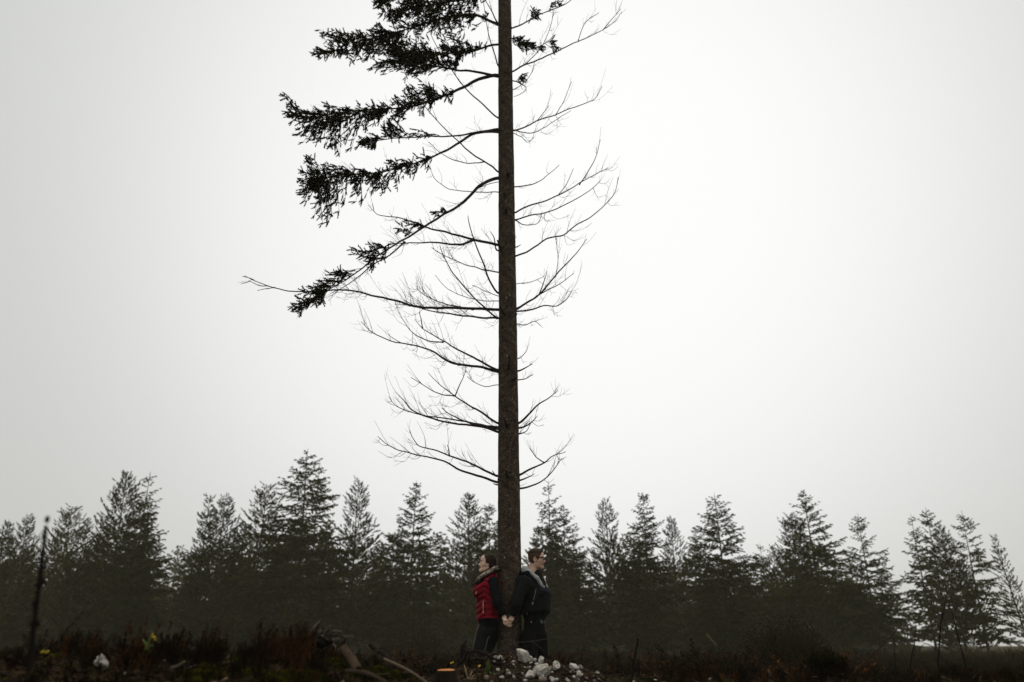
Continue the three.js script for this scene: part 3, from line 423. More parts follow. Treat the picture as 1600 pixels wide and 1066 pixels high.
  // pale flakes of lifted bark
  for (const [x, y] of [[806, 854], [791, 467], [797, 463], [803, 366], [792, 558], [801, 705], [788, 873], [806, 372], [790, 316]]) { const dz = Math.sqrt(Math.max(0.02, 1 - Math.pow((x - interp(axisPx, y)) / (interp(widthPx, y) / 2), 2))) * rAt(y); const p = at(x, y, dz + 0.004), m = new MB(); const h = r.in(0.008, 0.02); m.tube([p, p.clone().add(V(0.002, h, 0.003)), p.clone().add(V(0.001, 2 * h, 0.009))], [0.004, 0.003], 5); part('bark_flake', m.geo(), std({ color: lin(0.55, 0.5, 0.4) }), T); }
}
// ---------------------------------------------------------------- the couple
const smin = (a, b, k) => { const h = clamp(0.5 + 0.5 * (b - a) / k, 0, 1); return b + (a - b) * h - k * h * (1 - h); };
function cap(a, b, ra, rb = ra, o = null) {                       // tapered capsule; o: [yaw, squeeze] makes it wider sideways than deep
  const f = (x, y, z) => {
    let px = x - a.x, py = y - a.y, pz = z - a.z, bx = b.x - a.x, by = b.y - a.y, bz = b.z - a.z;
    if (o) { const c = Math.cos(o[0]), s = Math.sin(o[0]), r = (u, w) => [u * c + w * s, (-u * s + w * c) * o[1]]; [px, pz] = r(px, pz); [bx, bz] = r(bx, bz); }
    const h = clamp((px * bx + py * by + pz * bz) / (bx * bx + by * by + bz * bz + 1e-9), 0, 1);
    return Math.sqrt((px - bx * h) ** 2 + (py - by * h) ** 2 + (pz - bz * h) ** 2) - lerp(ra, rb, h);
  }; return f;
}
const ball = (c, rx, ry = rx, rz = rx) => (x, y, z) => { const a = (x - c.x) / rx, b = (y - c.y) / ry, d = (z - c.z) / rz, k0 = Math.sqrt(a * a + b * b + d * d), k1 = Math.sqrt((a / rx) ** 2 + (b / ry) ** 2 + (d / rz) ** 2); return k1 ? k0 * (k0 - 1) / k1 : -rx; };
const blend = (fs, k) => (x, y, z) => { let d = 1e9; for (const f of fs) { const e = f(x, y, z); d = d > 1e8 ? e : Math.abs(e - d) > k ? Math.min(e, d) : smin(d, e, k); } return d; };
// a head: local axes forward f, up u, sideways l; returns { field, hair masks, place }
function makeHead(C, yaw, tilt, S, woman) {
  const F = V(Math.cos(yaw), 0, Math.sin(yaw)), L = V(-Math.sin(yaw), 0, Math.cos(yaw)), f = F.clone().multiplyScalar(Math.cos(tilt)).addScaledVector(UP, Math.sin(tilt)), u = UP.clone().multiplyScalar(Math.cos(tilt)).addScaledVector(F, -Math.sin(tilt));
  const loc = (x, y, z) => { const a = x - C.x, b = y - C.y, c = z - C.z; return [(a * f.x + b * f.y + c * f.z) / S, (a * u.x + b * u.y + c * u.z) / S, (a * L.x + b * L.y + c * L.z) / S]; };
  const out = (a, b, c) => C.clone().addScaledVector(f, a * S).addScaledVector(u, b * S).addScaledVector(L, c * S);
  const P = (a, b, c = 0) => V(a, b, c), j = woman ? 0.9 : 1;
  const skull = blend([ball(P(-0.004, 0.032), 0.092, 0.086, 0.075), ball(P(-0.022, 0.004), 0.072, 0.070, 0.064), ball(P(0.030, -0.030), 0.058, 0.084, 0.057 * j + 0.003), cap(P(-0.02, -0.06, 0.045 * j), P(0.064, -0.100, 0.014), 0.022, 0.017), cap(P(-0.02, -0.06, -0.045 * j), P(0.064, -0.100, -0.014), 0.022, 0.017), ball(P(0.072, -0.101), 0.021, 0.019, 0.022 * j), cap(P(0.073, 0.020, 0.032), P(0.073, 0.020, -0.032), woman ? 0.010 : 0.014), ball(P(0.055, 0.055), 0.035, 0.035, 0.05), ball(P(0.045, -0.025, 0.042), 0.026, 0.022, 0.02), ball(P(0.045, -0.025, -0.042), 0.026, 0.022, 0.02)], 0.022);
  const nose = cap(P(0.083, 0.008), P(woman ? 0.103 : 0.107, -0.030), 0.0075, woman ? 0.0085 : 0.0105), nb = ball(P(0.094, -0.036), 0.012, 0.008, 0.016), lip1 = cap(P(0.090, -0.060, 0.016), P(0.090, -0.060, -0.016), 0.0075), lip2 = cap(P(0.088, -0.073, 0.013), P(0.088, -0.073, -0.013), 0.0075);
  const eyeA = ball(P(0.088, 0.002, 0.031), 0.013, 0.009, 0.014), eyeB = ball(P(0.088, 0.002, -0.031), 0.013, 0.009, 0.014), mouth = cap(P(0.100, -0.0665, 0.02), P(0.100, -0.0665, -0.02), 0.0035);
  const ears = [1, -1].map((s) => ball(P(-0.006, -0.014, s * 0.071), 0.021, 0.032, 0.012)), earIn = [1, -1].map((s) => ball(P(-0.003, -0.012, s * 0.083), 0.011, 0.018, 0.008));
  const eyes = [1, -1].map((s) => ball(P(0.076, 0.001, s * 0.030), 0.0115));
  const head = (a, b, c) => {
    let d = smin(skull(a, b, c), nose(a, b, c), 0.012); d = smin(d, nb(a, b, c), 0.008); d = smin(d, lip1(a, b, c), 0.006); d = smin(d, lip2(a, b, c), 0.006);
    d = -smin(-d, Math.min(eyeA(a, b, c), eyeB(a, b, c)), 0.010); d = Math.min(d, eyes[0](a, b, c), eyes[1](a, b, c)); d = Math.max(d, -mouth(a, b, c));
    for (let k = 0; k < 2; k++) d = smin(d, Math.max(ears[k](a, b, c), -earIn[k](a, b, c)), 0.006);
    return d;
  };
  return { loc, out, S, skull, field: (x, y, z) => { const [a, b, c] = loc(x, y, z); return (a * a + b * b + c * c > 0.05 ? Math.sqrt(a * a + b * b + c * c) - 0.14 : head(a, b, c)) * S; } };
}
const SKIN = { her: [0.72, 0.49, 0.37], him: [0.66, 0.42, 0.32] };
const skinMat = new THREE.MeshPhysicalMaterial({ vertexColors: true, roughness: 0.55, specularIntensity: 0.5 });
const cloth = (r, g, b, o = {}) => std({ color: lin(r, g, b), bumpMap: fabricTex, bumpScale: 0.0012, specularIntensity: 0.08, ...o });
function skinColor(H, base, woman) {
  return (x, y, z) => {
    const [a, b, c] = H.loc(x, y, z); let k = base.slice(); const m = 1 + 0.10 * N3(x * 60, y * 60, z * 60); k = k.map((q) => q * m);
    const mix = (t, w) => { k = k.map((q, i) => lerp(q, t[i], w)); };
    if (b > -0.2) {
      mix([base[0] * 0.95, base[1] * 0.72, base[2] * 0.68], 0.5 * Math.exp(-(((b + 0.03) / 0.028) ** 2 + ((a - 0.055) / 0.03) ** 2)) + 0.5 * Math.exp(-(((a + 0.006) / 0.02) ** 2 + ((b + 0.014) / 0.03) ** 2 + ((Math.abs(c) - 0.075) / 0.012) ** 2)));
      if (a > 0.078 && Math.abs(c) < 0.024) mix(woman ? [0.42, 0.13, 0.12] : [0.40, 0.19, 0.15], sstep(0.014, 0.008, Math.abs(b + 0.0665)));
      if (a > 0.06 && Math.hypot(b - 0.001, Math.abs(c) - 0.030) < 0.0115) mix(Math.hypot(b - 0.001, Math.abs(c) - 0.031) < 0.0065 ? [0.03, 0.02, 0.015] : [0.6, 0.57, 0.54], 0.95);
      if (a > 0.05 && Math.abs(b - 0.024 + (Math.abs(c) - 0.03) * 0.1) < 0.0042 && Math.abs(Math.abs(c) - 0.032) < 0.021) mix([0.05, 0.03, 0.02], 0.85);   // eyebrows
      if (woman && a > 0.07 && Math.abs(b - 0.012) < 0.0025 && Math.abs(Math.abs(c) - 0.031) < 0.013) mix([0.02, 0.015, 0.01], 0.9);                          // lashes
      if (!woman) mix([0.26, 0.16, 0.11], 0.38 * sstep(-0.045, -0.08, b) * sstep(-0.03, 0.02, a) * sstep(-0.2, -0.12, b));                                     // stubble
    }
    return k;
  };
}
// two clasped hands: a palm, four fingers and a thumb each, the fingers of one passing between those of the other
function handParts(wrist, knuckles, curl, thumb, r) {
  const mid = knuckles[1].clone().lerp(knuckles[2], 0.5), fs = [];
  for (const k of knuckles) fs.push(cap(wrist.clone().lerp(mid, 0.18).lerp(k, 0.15), k, 0.016 * r, 0.0115 * r));
  fs.push(cap(wrist, wrist.clone().lerp(mid, 0.45), 0.023 * r, 0.020 * r));
  const palm = blend(fs, 0.012), fingers = curl.map((pts) => blend(pts.slice(1).map((p, i) => cap(pts[i], p, (0.0093 - 0.0009 * i) * r, (0.0085 - 0.0009 * i) * r)), 0.004));
  const th = blend(thumb.slice(1).map((p, i) => cap(thumb[i], p, (0.0125 - 0.002 * i) * r, (0.0105 - 0.002 * i) * r)), 0.006);
  return (x, y, z) => { let d = palm(x, y, z); for (const f of fingers) d = smin(d, f(x, y, z), 0.004); return smin(d, th(x, y, z), 0.006); };
}
const K = at(793, 973, 0.27);
const k3 = (x, y, z) => K.clone().add(V(x, y, z));
const lengths = [0.9, 1.0, 0.95, 0.78];
const herHand = (() => {
  const W = k3(-0.040, 0.062, 0.006), kn = [k3(-0.036, 0.004, 0.024), k3(-0.020, -0.004, 0.024), k3(-0.003, -0.008, 0.022), k3(0.013, -0.006, 0.018)];
  const cu = kn.map((k, i) => { const l = lengths[i], a = k.clone().add(V(0.012 * l, -0.026 * l, 0.004)), b = a.clone().add(V(0.018 * l, -0.010 * l, -0.020 * l)), c = b.clone().add(V(0.010 * l, 0.012 * l, -0.014 * l)); return [k, a, b, c]; });
  return { W, f: handParts(W, kn, cu, [k3(-0.046, 0.040, 0.014), k3(-0.034, 0.022, 0.036), k3(-0.014, 0.016, 0.044), k3(0.004, 0.018, 0.042)], 0.92) };
})();
const hisHand = (() => {
  const W = k3(0.052, 0.060, -0.004), kn = [k3(0.036, 0.006, -0.006), k3(0.021, -0.004, -0.008), k3(0.004, -0.010, -0.008), k3(-0.012, -0.010, -0.006)];
  const cu = kn.map((k, i) => { const l = lengths[i], a = k.clone().add(V(-0.006 * l, -0.018 * l, 0.026 * l)), b = a.clone().add(V(-0.014 * l, 0.006 * l, 0.022 * l)), c = b.clone().add(V(-0.014 * l, 0.016 * l, 0.004 * l)); return [k, a, b, c]; });
  return { W, f: handParts(W, kn, cu, [k3(0.058, 0.036, 0.006), k3(0.046, 0.020, 0.030), k3(0.030, 0.026, 0.044), k3(0.012, 0.032, 0.048)], 1.05) };
})();
function fold(x, y, z, s) { return 0.0055 * N3(x * 9 + s, y * 15 - x * 6, z * 9) + 0.0035 * N3(x * 22, y * 30 + s, z * 22); }

// --- the man: back to the trunk, looking to the right
{
  const G = thing('person', 'man in navy jacket with grey hood and glasses, leaning on the trunk, looking right', 'person');
  const yaw = 0.30, A = (px, py, z) => at(px, py, z), H = makeHead(A(837.5, 873.5, 0.03), 0.10, -0.02, 0.93, false);
  const hip = A(835, 990, 0.03), waist = A(835, 955, 0.03), chest = A(834, 925, 0.03), shN = A(818, 911, 0.20), shF = A(846, 909, -0.15), neck = A(831, 899, 0.03);
  const elN = A(806, 943, 0.30), elF = A(836, 946, -0.22), wrF = A(834, 976, -0.20);
  const legs = [[A(826, 1000, 0.12), A(828, 1050, 0.14), A(824, 1112, 0.15)], [A(841, 1000, -0.06), A(846, 1050, -0.07), A(842, 1112, -0.08)]];
  const torso = (r) => [cap(waist, chest, 0.105 + r, 0.118 + r, [yaw, 0.68]), cap(hip, waist, 0.108 + r, 0.104 + r, [yaw, 0.68]), cap(shN.clone().lerp(chest, 0.25), shF.clone().lerp(chest, 0.25), 0.072 + r), cap(chest, neck, 0.09 + r, 0.05 + r)];
  const arms = (r) => [cap(shN, elN, 0.060 + r, 0.045 + r), cap(elN, hisHand.W, 0.045 + r, 0.030 + r), cap(shF, elF, 0.058 + r, 0.044 + r), cap(elF, wrF, 0.044 + r, 0.03 + r)];
  const limbs = (r) => legs.flatMap(([a, b, c]) => [cap(a, b, 0.092 + r, 0.074 + r), cap(b, c, 0.072 + r, 0.05 + r)]);
  const bare = blend([...torso(-0.02), ...arms(-0.012), ...limbs(-0.015), cap(neck, A(833.5, 886, 0.03), 0.056, 0.052)], 0.03), farHand = blend([cap(wrF, wrF.clone().add(V(0.01, -0.09, 0.02)), 0.026, 0.03, [yaw, 1.4]), ...[0, 1, 2, 3].map((i) => cap(wrF.clone().add(V(0.025 - i * 0.016, -0.10, 0.02)), wrF.clone().add(V(0.035 - i * 0.014, -0.165 + Math.abs(i - 1.4) * 0.01, 0.035)), 0.0095, 0.008)), cap(wrF.clone().add(V(0.02, -0.05, 0.01)), wrF.clone().add(V(0.055, -0.10, 0.03)), 0.013, 0.009)], 0.01);
  const yc = neck.y + 0.035;
  const whole = (x, y, z) => smin(bare(x, y, z), H.field(x, y, z), 0.02), low = (x, y, z) => Math.max(smin(bare(x, y, z), farHand(x, y, z), 0.01), y - yc), high = (x, y, z) => Math.max(whole(x, y, z), yc - 0.012 - y);
  const col = skinColor(H, SKIN.him, false), c0 = H.out(0, 0, 0);
  part('body', mergeGeometries([surface(low, V(hip.x - 0.35, 0.02, -0.35), V(hip.x + 0.35, yc + 0.03, 0.45), 0.018, col), surface(high, c0.clone().add(V(-0.14, -0.2, -0.12)), c0.clone().add(V(0.15, 0.14, 0.12)), 0.0042, col), surface(hisHand.f, K.clone().add(V(-0.10, -0.09, -0.08)), K.clone().add(V(0.12, 0.10, 0.11)), 0.0035, col)]), skinMat, G);
  // hair: short at the sides, thicker on top with the front brushed up
  const hairTop = ball(V(0.004, 0.058, 0), 0.092, 0.067, 0.071), quiff = ball(V(0.066, 0.106, 0), 0.026, 0.015, 0.044);
  const hairField = (thick) => (x, y, z) => { const [a, b, c] = H.loc(x, y, z); const s = H.skull(a, b, c), st = 0.0018 * N3(x * 160, y * 60, z * 160) + 0.002 * N3(x * 420, y * 90, z * 420); const d = thick ? Math.min(smin(hairTop(a, b, c), quiff(a, b, c), 0.02), s - 0.004 - 0.008 * sstep(0.045, 0.09, b)) : s - 0.005; const edge = thick ? Math.max(0.058 - b - 0.25 * (-a), a - 0.086 + Math.max(0, 0.085 - b) * 0.7) : Math.max(-0.060 - b * 1 + 0.35 * Math.max(0, a + 0.02), a - 0.046 - 0.5 * Math.max(0, b - 0.02) + Math.max(0, 0.0 - b) * 1.2, -(Math.hypot((a + 0.004) / 0.024, (b + 0.012) / 0.030) - 1) * 0.02 * (Math.abs(c) > 0.04 ? 1 : -1)); return Math.max(d + st, edge) * H.S; };
  part('hair', surface(hairField(true), c0.clone().add(V(-0.14, -0.02, -0.12)), c0.clone().add(V(0.15, 0.16, 0.12)), 0.004), std({ color: lin(0.035, 0.021, 0.014), roughness: 0.6 }), G);
  part('hair', surface(hairField(false), c0.clone().add(V(-0.14, -0.14, -0.12)), c0.clone().add(V(0.12, 0.12, 0.12)), 0.004), std({ color: lin(0.075, 0.042, 0.028), roughness: 0.7 }), G);
  // glasses
  { const gl = new THREE.Group(); gl.name = 'glasses'; G.add(gl); const m = new MB(), dark = std({ color: lin(0.015, 0.012, 0.012), roughness: 0.3 });
    for (const s of [1, -1]) { const ring = []; for (let k = 0; k <= 20; k++) { const t = k / 20 * 6.283, w = 0.024, h = 0.016; ring.push(H.out(0.103 - 0.012 * Math.abs(Math.cos(t) * 0.5 + 0.5) * (s * 0 + 1), 0.001 + h * Math.sign(Math.sin(t)) * Math.pow(Math.abs(Math.sin(t)), 0.6), s * (0.033 + w * Math.sign(Math.cos(t)) * Math.pow(Math.abs(Math.cos(t)), 0.6)))); } m.tube(ring, [0.0036, 0.0036], 5, false); m.tube([H.out(0.096, 0.012, s * 0.058), H.out(0.05, 0.010, s * 0.074), H.out(0.0, 0.006, s * 0.078), H.out(-0.014, -0.012, s * 0.078)], [0.005, 0.0036], 5); }
    m.tube([H.out(0.104, 0.006, 0.010), H.out(0.107, 0.009, 0), H.out(0.104, 0.006, -0.010)], [0.0025, 0.0025], 5); part('frame', m.geo(), dark, gl);
    for (const s of [1, -1]) { const g = new THREE.CircleGeometry(1, 20), p = g.attributes.position; for (let i = 0; i < p.count; i++) { const q = H.out(0.0995 - 0.0 * s, 0.001 + p.getY(i) * 0.0145, s * 0.033 + p.getX(i) * 0.0225); p.setXYZ(i, q.x, q.y, q.z); } g.computeVertexNormals(); part('lens', g, new THREE.MeshPhysicalMaterial({ transmission: 1, thickness: 0, roughness: 0.03, ior: 1.45 }), gl); }
  }
  // jacket
  const hemY = A(845, 969, 0).y, sleeveCut = hisHand.W.clone().add(V(0.006, 0.012, 0)), sd = elN.clone().sub(hisHand.W).normalize();
  const pouch = blend([cap(A(846, 948, 0.06), A(848, 930, 0.06), 0.095, 0.085, [yaw, 0.6])], 0.01), J0 = blend([...torso(0.018), pouch], 0.05), Ja = blend(arms(0.018), 0.03), rib = A(845, 962, 0).y;
  const jacket = (x, y, z) => {
    let t = J0(x, y, z) + fold(x, y, z, 1) * 1.2; const q = y - rib; t -= 0.012 * Math.exp(-Math.pow((q - 0.045) / 0.03, 2)) - 0.010 * sstep(0.02, -0.005, q);
    t = Math.max(t, hemY - y); let a = Ja(x, y, z) + fold(x, y, z, 3) * 1.4; a = Math.max(a, -((x - sleeveCut.x) * sd.x + (y - sleeveCut.y) * sd.y + (z - sleeveCut.z) * sd.z) - (x > 0.16 ? 1 : 0)); if (x > hip.x) a = Math.max(a, wrF.y - 0.01 - y);
    return Math.max(smin(t, a, 0.02), y - (neck.y + 0.012 - (x - neck.x) * 0.55));
  };
  part('jacket', surface(jacket, V(hip.x - 0.40, hemY - 0.05, -0.42), V(hip.x + 0.36, neck.y + 0.10, 0.46), 0.0085), cloth(0.0070, 0.0075, 0.0095, { roughness: 0.75 }), G);
  const yoke = (x, y, z) => Math.max(J0(x, y, z) + fold(x, y, z, 1) * 1.2 - 0.003, y - A(0, 908, 0.1).y + (x - 0.4) * 0.2 - 0.0, A(0, 923, 0.1).y - y - (x - 0.32) * 0.35, 0.30 - x, y - (neck.y + 0.0 - (x - neck.x) * 0.55));
  part('shoulder_panel', surface(yoke, V(0.2, 1.2, -0.3), V(0.6, 1.6, 0.35), 0.007), cloth(0.016, 0.019, 0.028), G);
  // grey hood and lining, dark shirt at the throat
  const hd = blend([cap(A(821, 890, -0.05), A(820, 891, 0.09), 0.034, 0.034), cap(A(820, 891, 0.09), A(828, 895, 0.13), 0.034, 0.030), cap(A(828, 895, 0.13), A(839, 904, 0.155), 0.028, 0.025), cap(A(839, 904, 0.155), A(848, 917, 0.15), 0.025, 0.018), cap(A(848, 917, 0.15), A(852, 925, 0.13), 0.018, 0.010), cap(A(821, 890, -0.05), A(835, 894, -0.075), 0.034, 0.026), cap(A(835, 894, -0.075), A(849, 906, -0.03), 0.026, 0.022), cap(A(849, 907, -0.03), A(854, 918, 0.04), 0.022, 0.016), cap(A(854, 918, 0.04), A(854, 926, 0.08), 0.015, 0.008)], 0.02);
  part('hood', surface((x, y, z) => hd(x, y, z) + 0.004 * N3(x * 25, y * 25, z * 25), V(0.0, 1.25, -0.2), V(0.55, 1.65, 0.28), 0.006), cloth(0.34, 0.34, 0.335, { bumpScale: 0.003 }), G);
  const flap = blend([cap(A(813, 899, 0.03), A(809, 908, 0.08), 0.05, 0.045), cap(A(814, 896, 0.03), A(824, 896, 0.16), 0.03, 0.022), cap(A(824, 896, 0.165), A(838, 909, 0.185), 0.020, 0.014)], 0.03);
  part('collar', surface((x, y, z) => Math.max(flap(x, y, z) + fold(x, y, z, 6), hd(x, y, z) * -1 - 0.004), V(-0.12, 1.3, -0.15), V(0.5, 1.65, 0.3), 0.007), cloth(0.007, 0.008, 0.013), G);
  const shirt = blend([cap(A(838, 898, 0.03), A(845, 914, 0.06), 0.058, 0.062)], 0.02); part('shirt', surface(shirt, V(0.1, 1.2, -0.2), V(0.55, 1.6, 0.25), 0.01), cloth(0.01, 0.01, 0.012), G);
  for (const pts of [[[843, 900, 0.13], [848, 909, 0.155], [849, 916, 0.17]]]) part('drawstring', new MB().tube(catmull(pts.map((p) => A(...p)), 8), [0.004, 0.004], 5).geo(), cloth(0.02, 0.02, 0.02), G);
  // zips: march the line out of the jacket toward the camera so that it lies on the cloth
  const lay = (px, py) => { for (let z = 0.45; z > -0.2; z -= 0.002) { const p = A(px, py, z); if (jacket(p.x, p.y, p.z) < 0) return A(px, py, z + 0.003); } return A(px, py, 0.2); };
  part('zip', new MB().tube([[837.6, 920], [836.4, 926], [835, 932], [833.6, 938]].map((p) => lay(...p)), [0.003, 0.003], 5).geo(), std({ color: lin(0.25, 0.25, 0.26), roughness: 0.4, metalness: 0.6 }), G);
  part('zip_pull', new MB().tube([[832.8, 941], [831.9, 944.5]].map((p) => lay(...p)), [0.0055, 0.005], 6).geo(), std({ color: lin(0.5, 0.5, 0.5), roughness: 0.35, metalness: 0.8 }), G);
  part('zip_pull', new MB().tube([[823.4, 957], [824.2, 961.5]].map((p) => lay(...p)), [0.004, 0.0035], 6).geo(), std({ color: lin(0.5, 0.5, 0.5), roughness: 0.35, metalness: 0.8 }), G);
  // sweatshirt hem, jeans, boots
  part('sweatshirt', surface((x, y, z) => { const d = J0(x, y, z) + 0.016; return Math.max(d, A(0, 975, 0.1).y - y, y - hemY - 0.04, A(844, 970, 0.15).x - x); }, V(0.05, hemY - 0.12, -0.3), V(0.6, hemY + 0.1, 0.3), 0.008), cloth(0.12, 0.14, 0.17), G);
  const J = blend([...limbs(0.010), cap(hip, waist, 0.112, 0.104, [yaw, 0.68])], 0.05);
  part('jeans', surface((x, y, z) => Math.max(J(x, y, z) + fold(x, y, z, 9), y - hemY - 0.03, 0.06 - y), V(hip.x - 0.3, 0.03, -0.35), V(hip.x + 0.3, hemY + 0.1, 0.35), 0.012), cloth(0.006, 0.006, 0.0075), G);
  const btn = (() => { for (let z = 0.4; z > -0.2; z -= 0.002) { const p = A(830, 972.3, z); if (J(p.x, p.y, p.z) < 0) return A(830, 972.3, z + 0.004); } return A(830, 972, 0.2); })();
  { const g = new THREE.SphereGeometry(0.0075, 10, 8); g.translate(btn.x, btn.y, btn.z); part('stud', g, std({ color: lin(0.6, 0.6, 0.6), metalness: 0.8, roughness: 0.3 }), G); }
  for (const [, , c] of legs) part('boot', surface(blend([cap(c.clone().setY(0.06), c.clone().setY(0.05).add(V(0.15, 0, 0.04)), 0.05, 0.042), cap(c.clone().setY(0.05), c.clone().setY(0.17), 0.052, 0.055)], 0.03), c.clone().add(V(-0.12, -0.2, -0.12)), c.clone().add(V(0.26, 0.25, 0.16)), 0.012), std({ color: lin(0.015, 0.012, 0.01), roughness: 0.5 }), G);
}
// --- the woman: back to the trunk, looking to the left
{
  const G = thing('person', 'woman in red quilted vest with fur collar, leaning on the trunk, looking left', 'person');
  const yaw = Math.PI - 0.22, A = (px, py, z) => at(px, py, z), H = makeHead(A(761.5, 880.5, 0.06), Math.PI - 0.06, 0.14, 0.86, true);
  const hip = A(763, 984, 0.05), waist = A(762, 950, 0.05), chest = A(763, 922, 0.05), shN = A(770.5, 909, 0.185), shF = A(757, 907, -0.10), neck = A(767, 901, 0.05);
  const elN = A(777, 940, 0.28), elF = A(757, 940, -0.17), wrF = A(754, 964, -0.12);
  const legs = [[A(757, 990, 0.115), A(742, 1042, 0.14), A(733, 1108, 0.15)], [A(769, 990, -0.02), A(752, 1042, -0.04), A(744, 1108, -0.04)]];
  const torso = (r) => [cap(waist, chest, 0.082 + r, 0.092 + r, [yaw, 0.68]), cap(hip, waist, 0.100 + r, 0.082 + r, [yaw, 0.66]), cap(shN.clone().lerp(chest, 0.3), shF.clone().lerp(chest, 0.3), 0.058 + r), cap(chest, neck, 0.075 + r, 0.042 + r), cap(A(752, 924, 0.11), A(751, 922, 0.02), 0.055 + r, 0.055 + r)];
  const arms = (r) => [cap(shN, elN, 0.047 + r, 0.036 + r), cap(elN, herHand.W, 0.036 + r, 0.025 + r), cap(shF, elF, 0.046 + r, 0.036 + r), cap(elF, wrF, 0.036 + r, 0.025 + r)];
  const limbs = (r) => legs.flatMap(([a, b, c]) => [cap(a, b, 0.078 + r, 0.052 + r), cap(b, c, 0.052 + r, 0.036 + r)]);
  const bare = blend([...torso(-0.02), ...arms(-0.01), ...limbs(-0.012), cap(neck, A(765.5, 890, 0.055), 0.045, 0.043)], 0.03), yc = neck.y + 0.03;
  const farHand = blend([cap(wrF, wrF.clone().add(V(-0.01, -0.08, 0.02)), 0.021, 0.025, [yaw, 1.4]), ...[0, 1, 2, 3].map((i) => cap(wrF.clone().add(V(-0.022 + i * 0.014, -0.09, 0.02)), wrF.clone().add(V(-0.03 + i * 0.012, -0.15 + Math.abs(i - 1.4) * 0.01, 0.035)), 0.0085, 0.007)), cap(wrF.clone().add(V(-0.018, -0.04, 0.01)), wrF.clone().add(V(-0.045, -0.085, 0.03)), 0.011, 0.008)], 0.01);
  const whole = (x, y, z) => smin(bare(x, y, z), H.field(x, y, z), 0.018), low = (x, y, z) => Math.max(smin(bare(x, y, z), farHand(x, y, z), 0.01), y - yc), high = (x, y, z) => Math.max(whole(x, y, z), yc - 0.012 - y);
  const col = skinColor(H, SKIN.her, true), c0 = H.out(0, 0, 0);
  part('body', mergeGeometries([surface(low, V(hip.x - 0.42, 0.02, -0.3), V(hip.x + 0.3, yc + 0.03, 0.42), 0.018, col), surface(high, c0.clone().add(V(-0.14, -0.18, -0.11)), c0.clone().add(V(0.13, 0.12, 0.11)), 0.004, col), surface(herHand.f, K.clone().add(V(-0.11, -0.09, -0.07)), K.clone().add(V(0.10, 0.10, 0.10)), 0.0035, col)]), skinMat, G);
  // hair drawn back over the ears to a low knot
  const knot = ball(V(-0.085, -0.030, 0), 0.050, 0.060, 0.052), back = ball(V(-0.020, 0.030, 0), 0.108, 0.096, 0.088), nape = ball(V(-0.060, -0.055, 0), 0.050, 0.060, 0.055);
  const hair = (x, y, z) => { const [a, b, c] = H.loc(x, y, z); let d = smin(smin(smin(H.skull(a, b, c) - 0.010, back(a, b, c), 0.02), knot(a, b, c), 0.02), nape(a, b, c), 0.02); d += 0.0022 * Math.sin((b * 1.3 - a * 0.7 + 0.3 * Math.abs(c)) * 420 + 3 * N3(a * 40, b * 40, c * 40)); const line = interp([[-0.08, -0.035], [-0.04, -0.028], [-0.018, 0.004], [0.0, 0.022], [0.05, 0.036], [0.088, 0.058]], b); return Math.max(d, a - line, -(Math.hypot((a + 0.002) / 0.017, (b + 0.026) / 0.020) - 1) * 0.012 * (Math.abs(c) > 0.045 ? 1 : -1)) * H.S; };
  part('hair', surface(hair, c0.clone().add(V(-0.14, -0.14, -0.12)), c0.clone().add(V(0.16, 0.13, 0.12)), 0.004), std({ color: lin(0.022, 0.013, 0.010), roughness: 0.42 }), G);
  // black jumper
  const T0 = blend(torso(0.006), 0.045), cutD = elN.clone().sub(herHand.W).normalize(), cutP = herHand.W.clone().add(V(-0.004, 0.010, 0)), Sl = blend(arms(0.012), 0.03);
  part('jumper', surface((x, y, z) => { let a = Sl(x, y, z) + fold(x, y, z, 2) * 1.2; if (z > 0.06) a = Math.max(a, -((x - cutP.x) * cutD.x + (y - cutP.y) * cutD.y + (z - cutP.z) * cutD.z)); else a = Math.max(a, wrF.y - y); const t = Math.max(T0(x, y, z), hip.y + 0.02 - y); return Math.max(smin(a, t, 0.02), y - neck.y - 0.03); }, V(hip.x - 0.32, 0.85, -0.32), V(hip.x + 0.32, neck.y + 0.1, 0.42), 0.0085), cloth(0.006, 0.006, 0.0085), G);
  // red vest with chevron quilting
  const V0 = blend(torso(0.024), 0.045), hemY = A(742, 975, 0).y, hemB = A(782, 967, 0).y, armhole = cap(shN.clone().add(V(0.02, 0.0, 0.05)), shN.clone().lerp(elN, 0.45).add(V(0.015, 0, 0.05)), 0.075, 0.055);
  const side = (x) => (x - at(756, 940, 0.12).x), vest = (x, y, z) => {
    let d = V0(x, y, z); const s = side(x), ph = (y + 0.62 * Math.min(0, s) * -1.0 + (y > 1.20 ? Math.min(0.10, Math.max(0, s)) * 0.6 : 0)) / 0.062, w = Math.abs(((ph % 1) + 1) % 1 - 0.5) * 2; const quilt = s > 0.02 && y < 1.20 ? 0.3 : 1;
    d -= quilt * (0.022 * Math.sqrt(Math.max(0, 1 - Math.pow(w, 3))) - 0.010) - 0.002; d += fold(x, y, z, 4) * 0.7; d -= 0.02 * sstep(0.10, 0.0, y - hemY) * 0.6;
    d = Math.max(d, lerp(hemY, hemB, clamp((x - at(742, 0, 0).x) / 0.28, 0, 1)) - y); d = Math.max(d, y - (neck.y + 0.03 + 0.35 * (x - neck.x)));
    if (z > 0.02) d = Math.max(d, -armhole(x, y, z)); return Math.max(d, -(T0(x, y, z) + 0.004));
  };
  part('vest', surface(vest, V(hip.x - 0.32, hemY - 0.06, -0.3), V(hip.x + 0.32, neck.y + 0.1, 0.34), 0.0065), cloth(0.19, 0.004, 0.017, { roughness: 0.62, bumpScale: 0.0008 }), G);
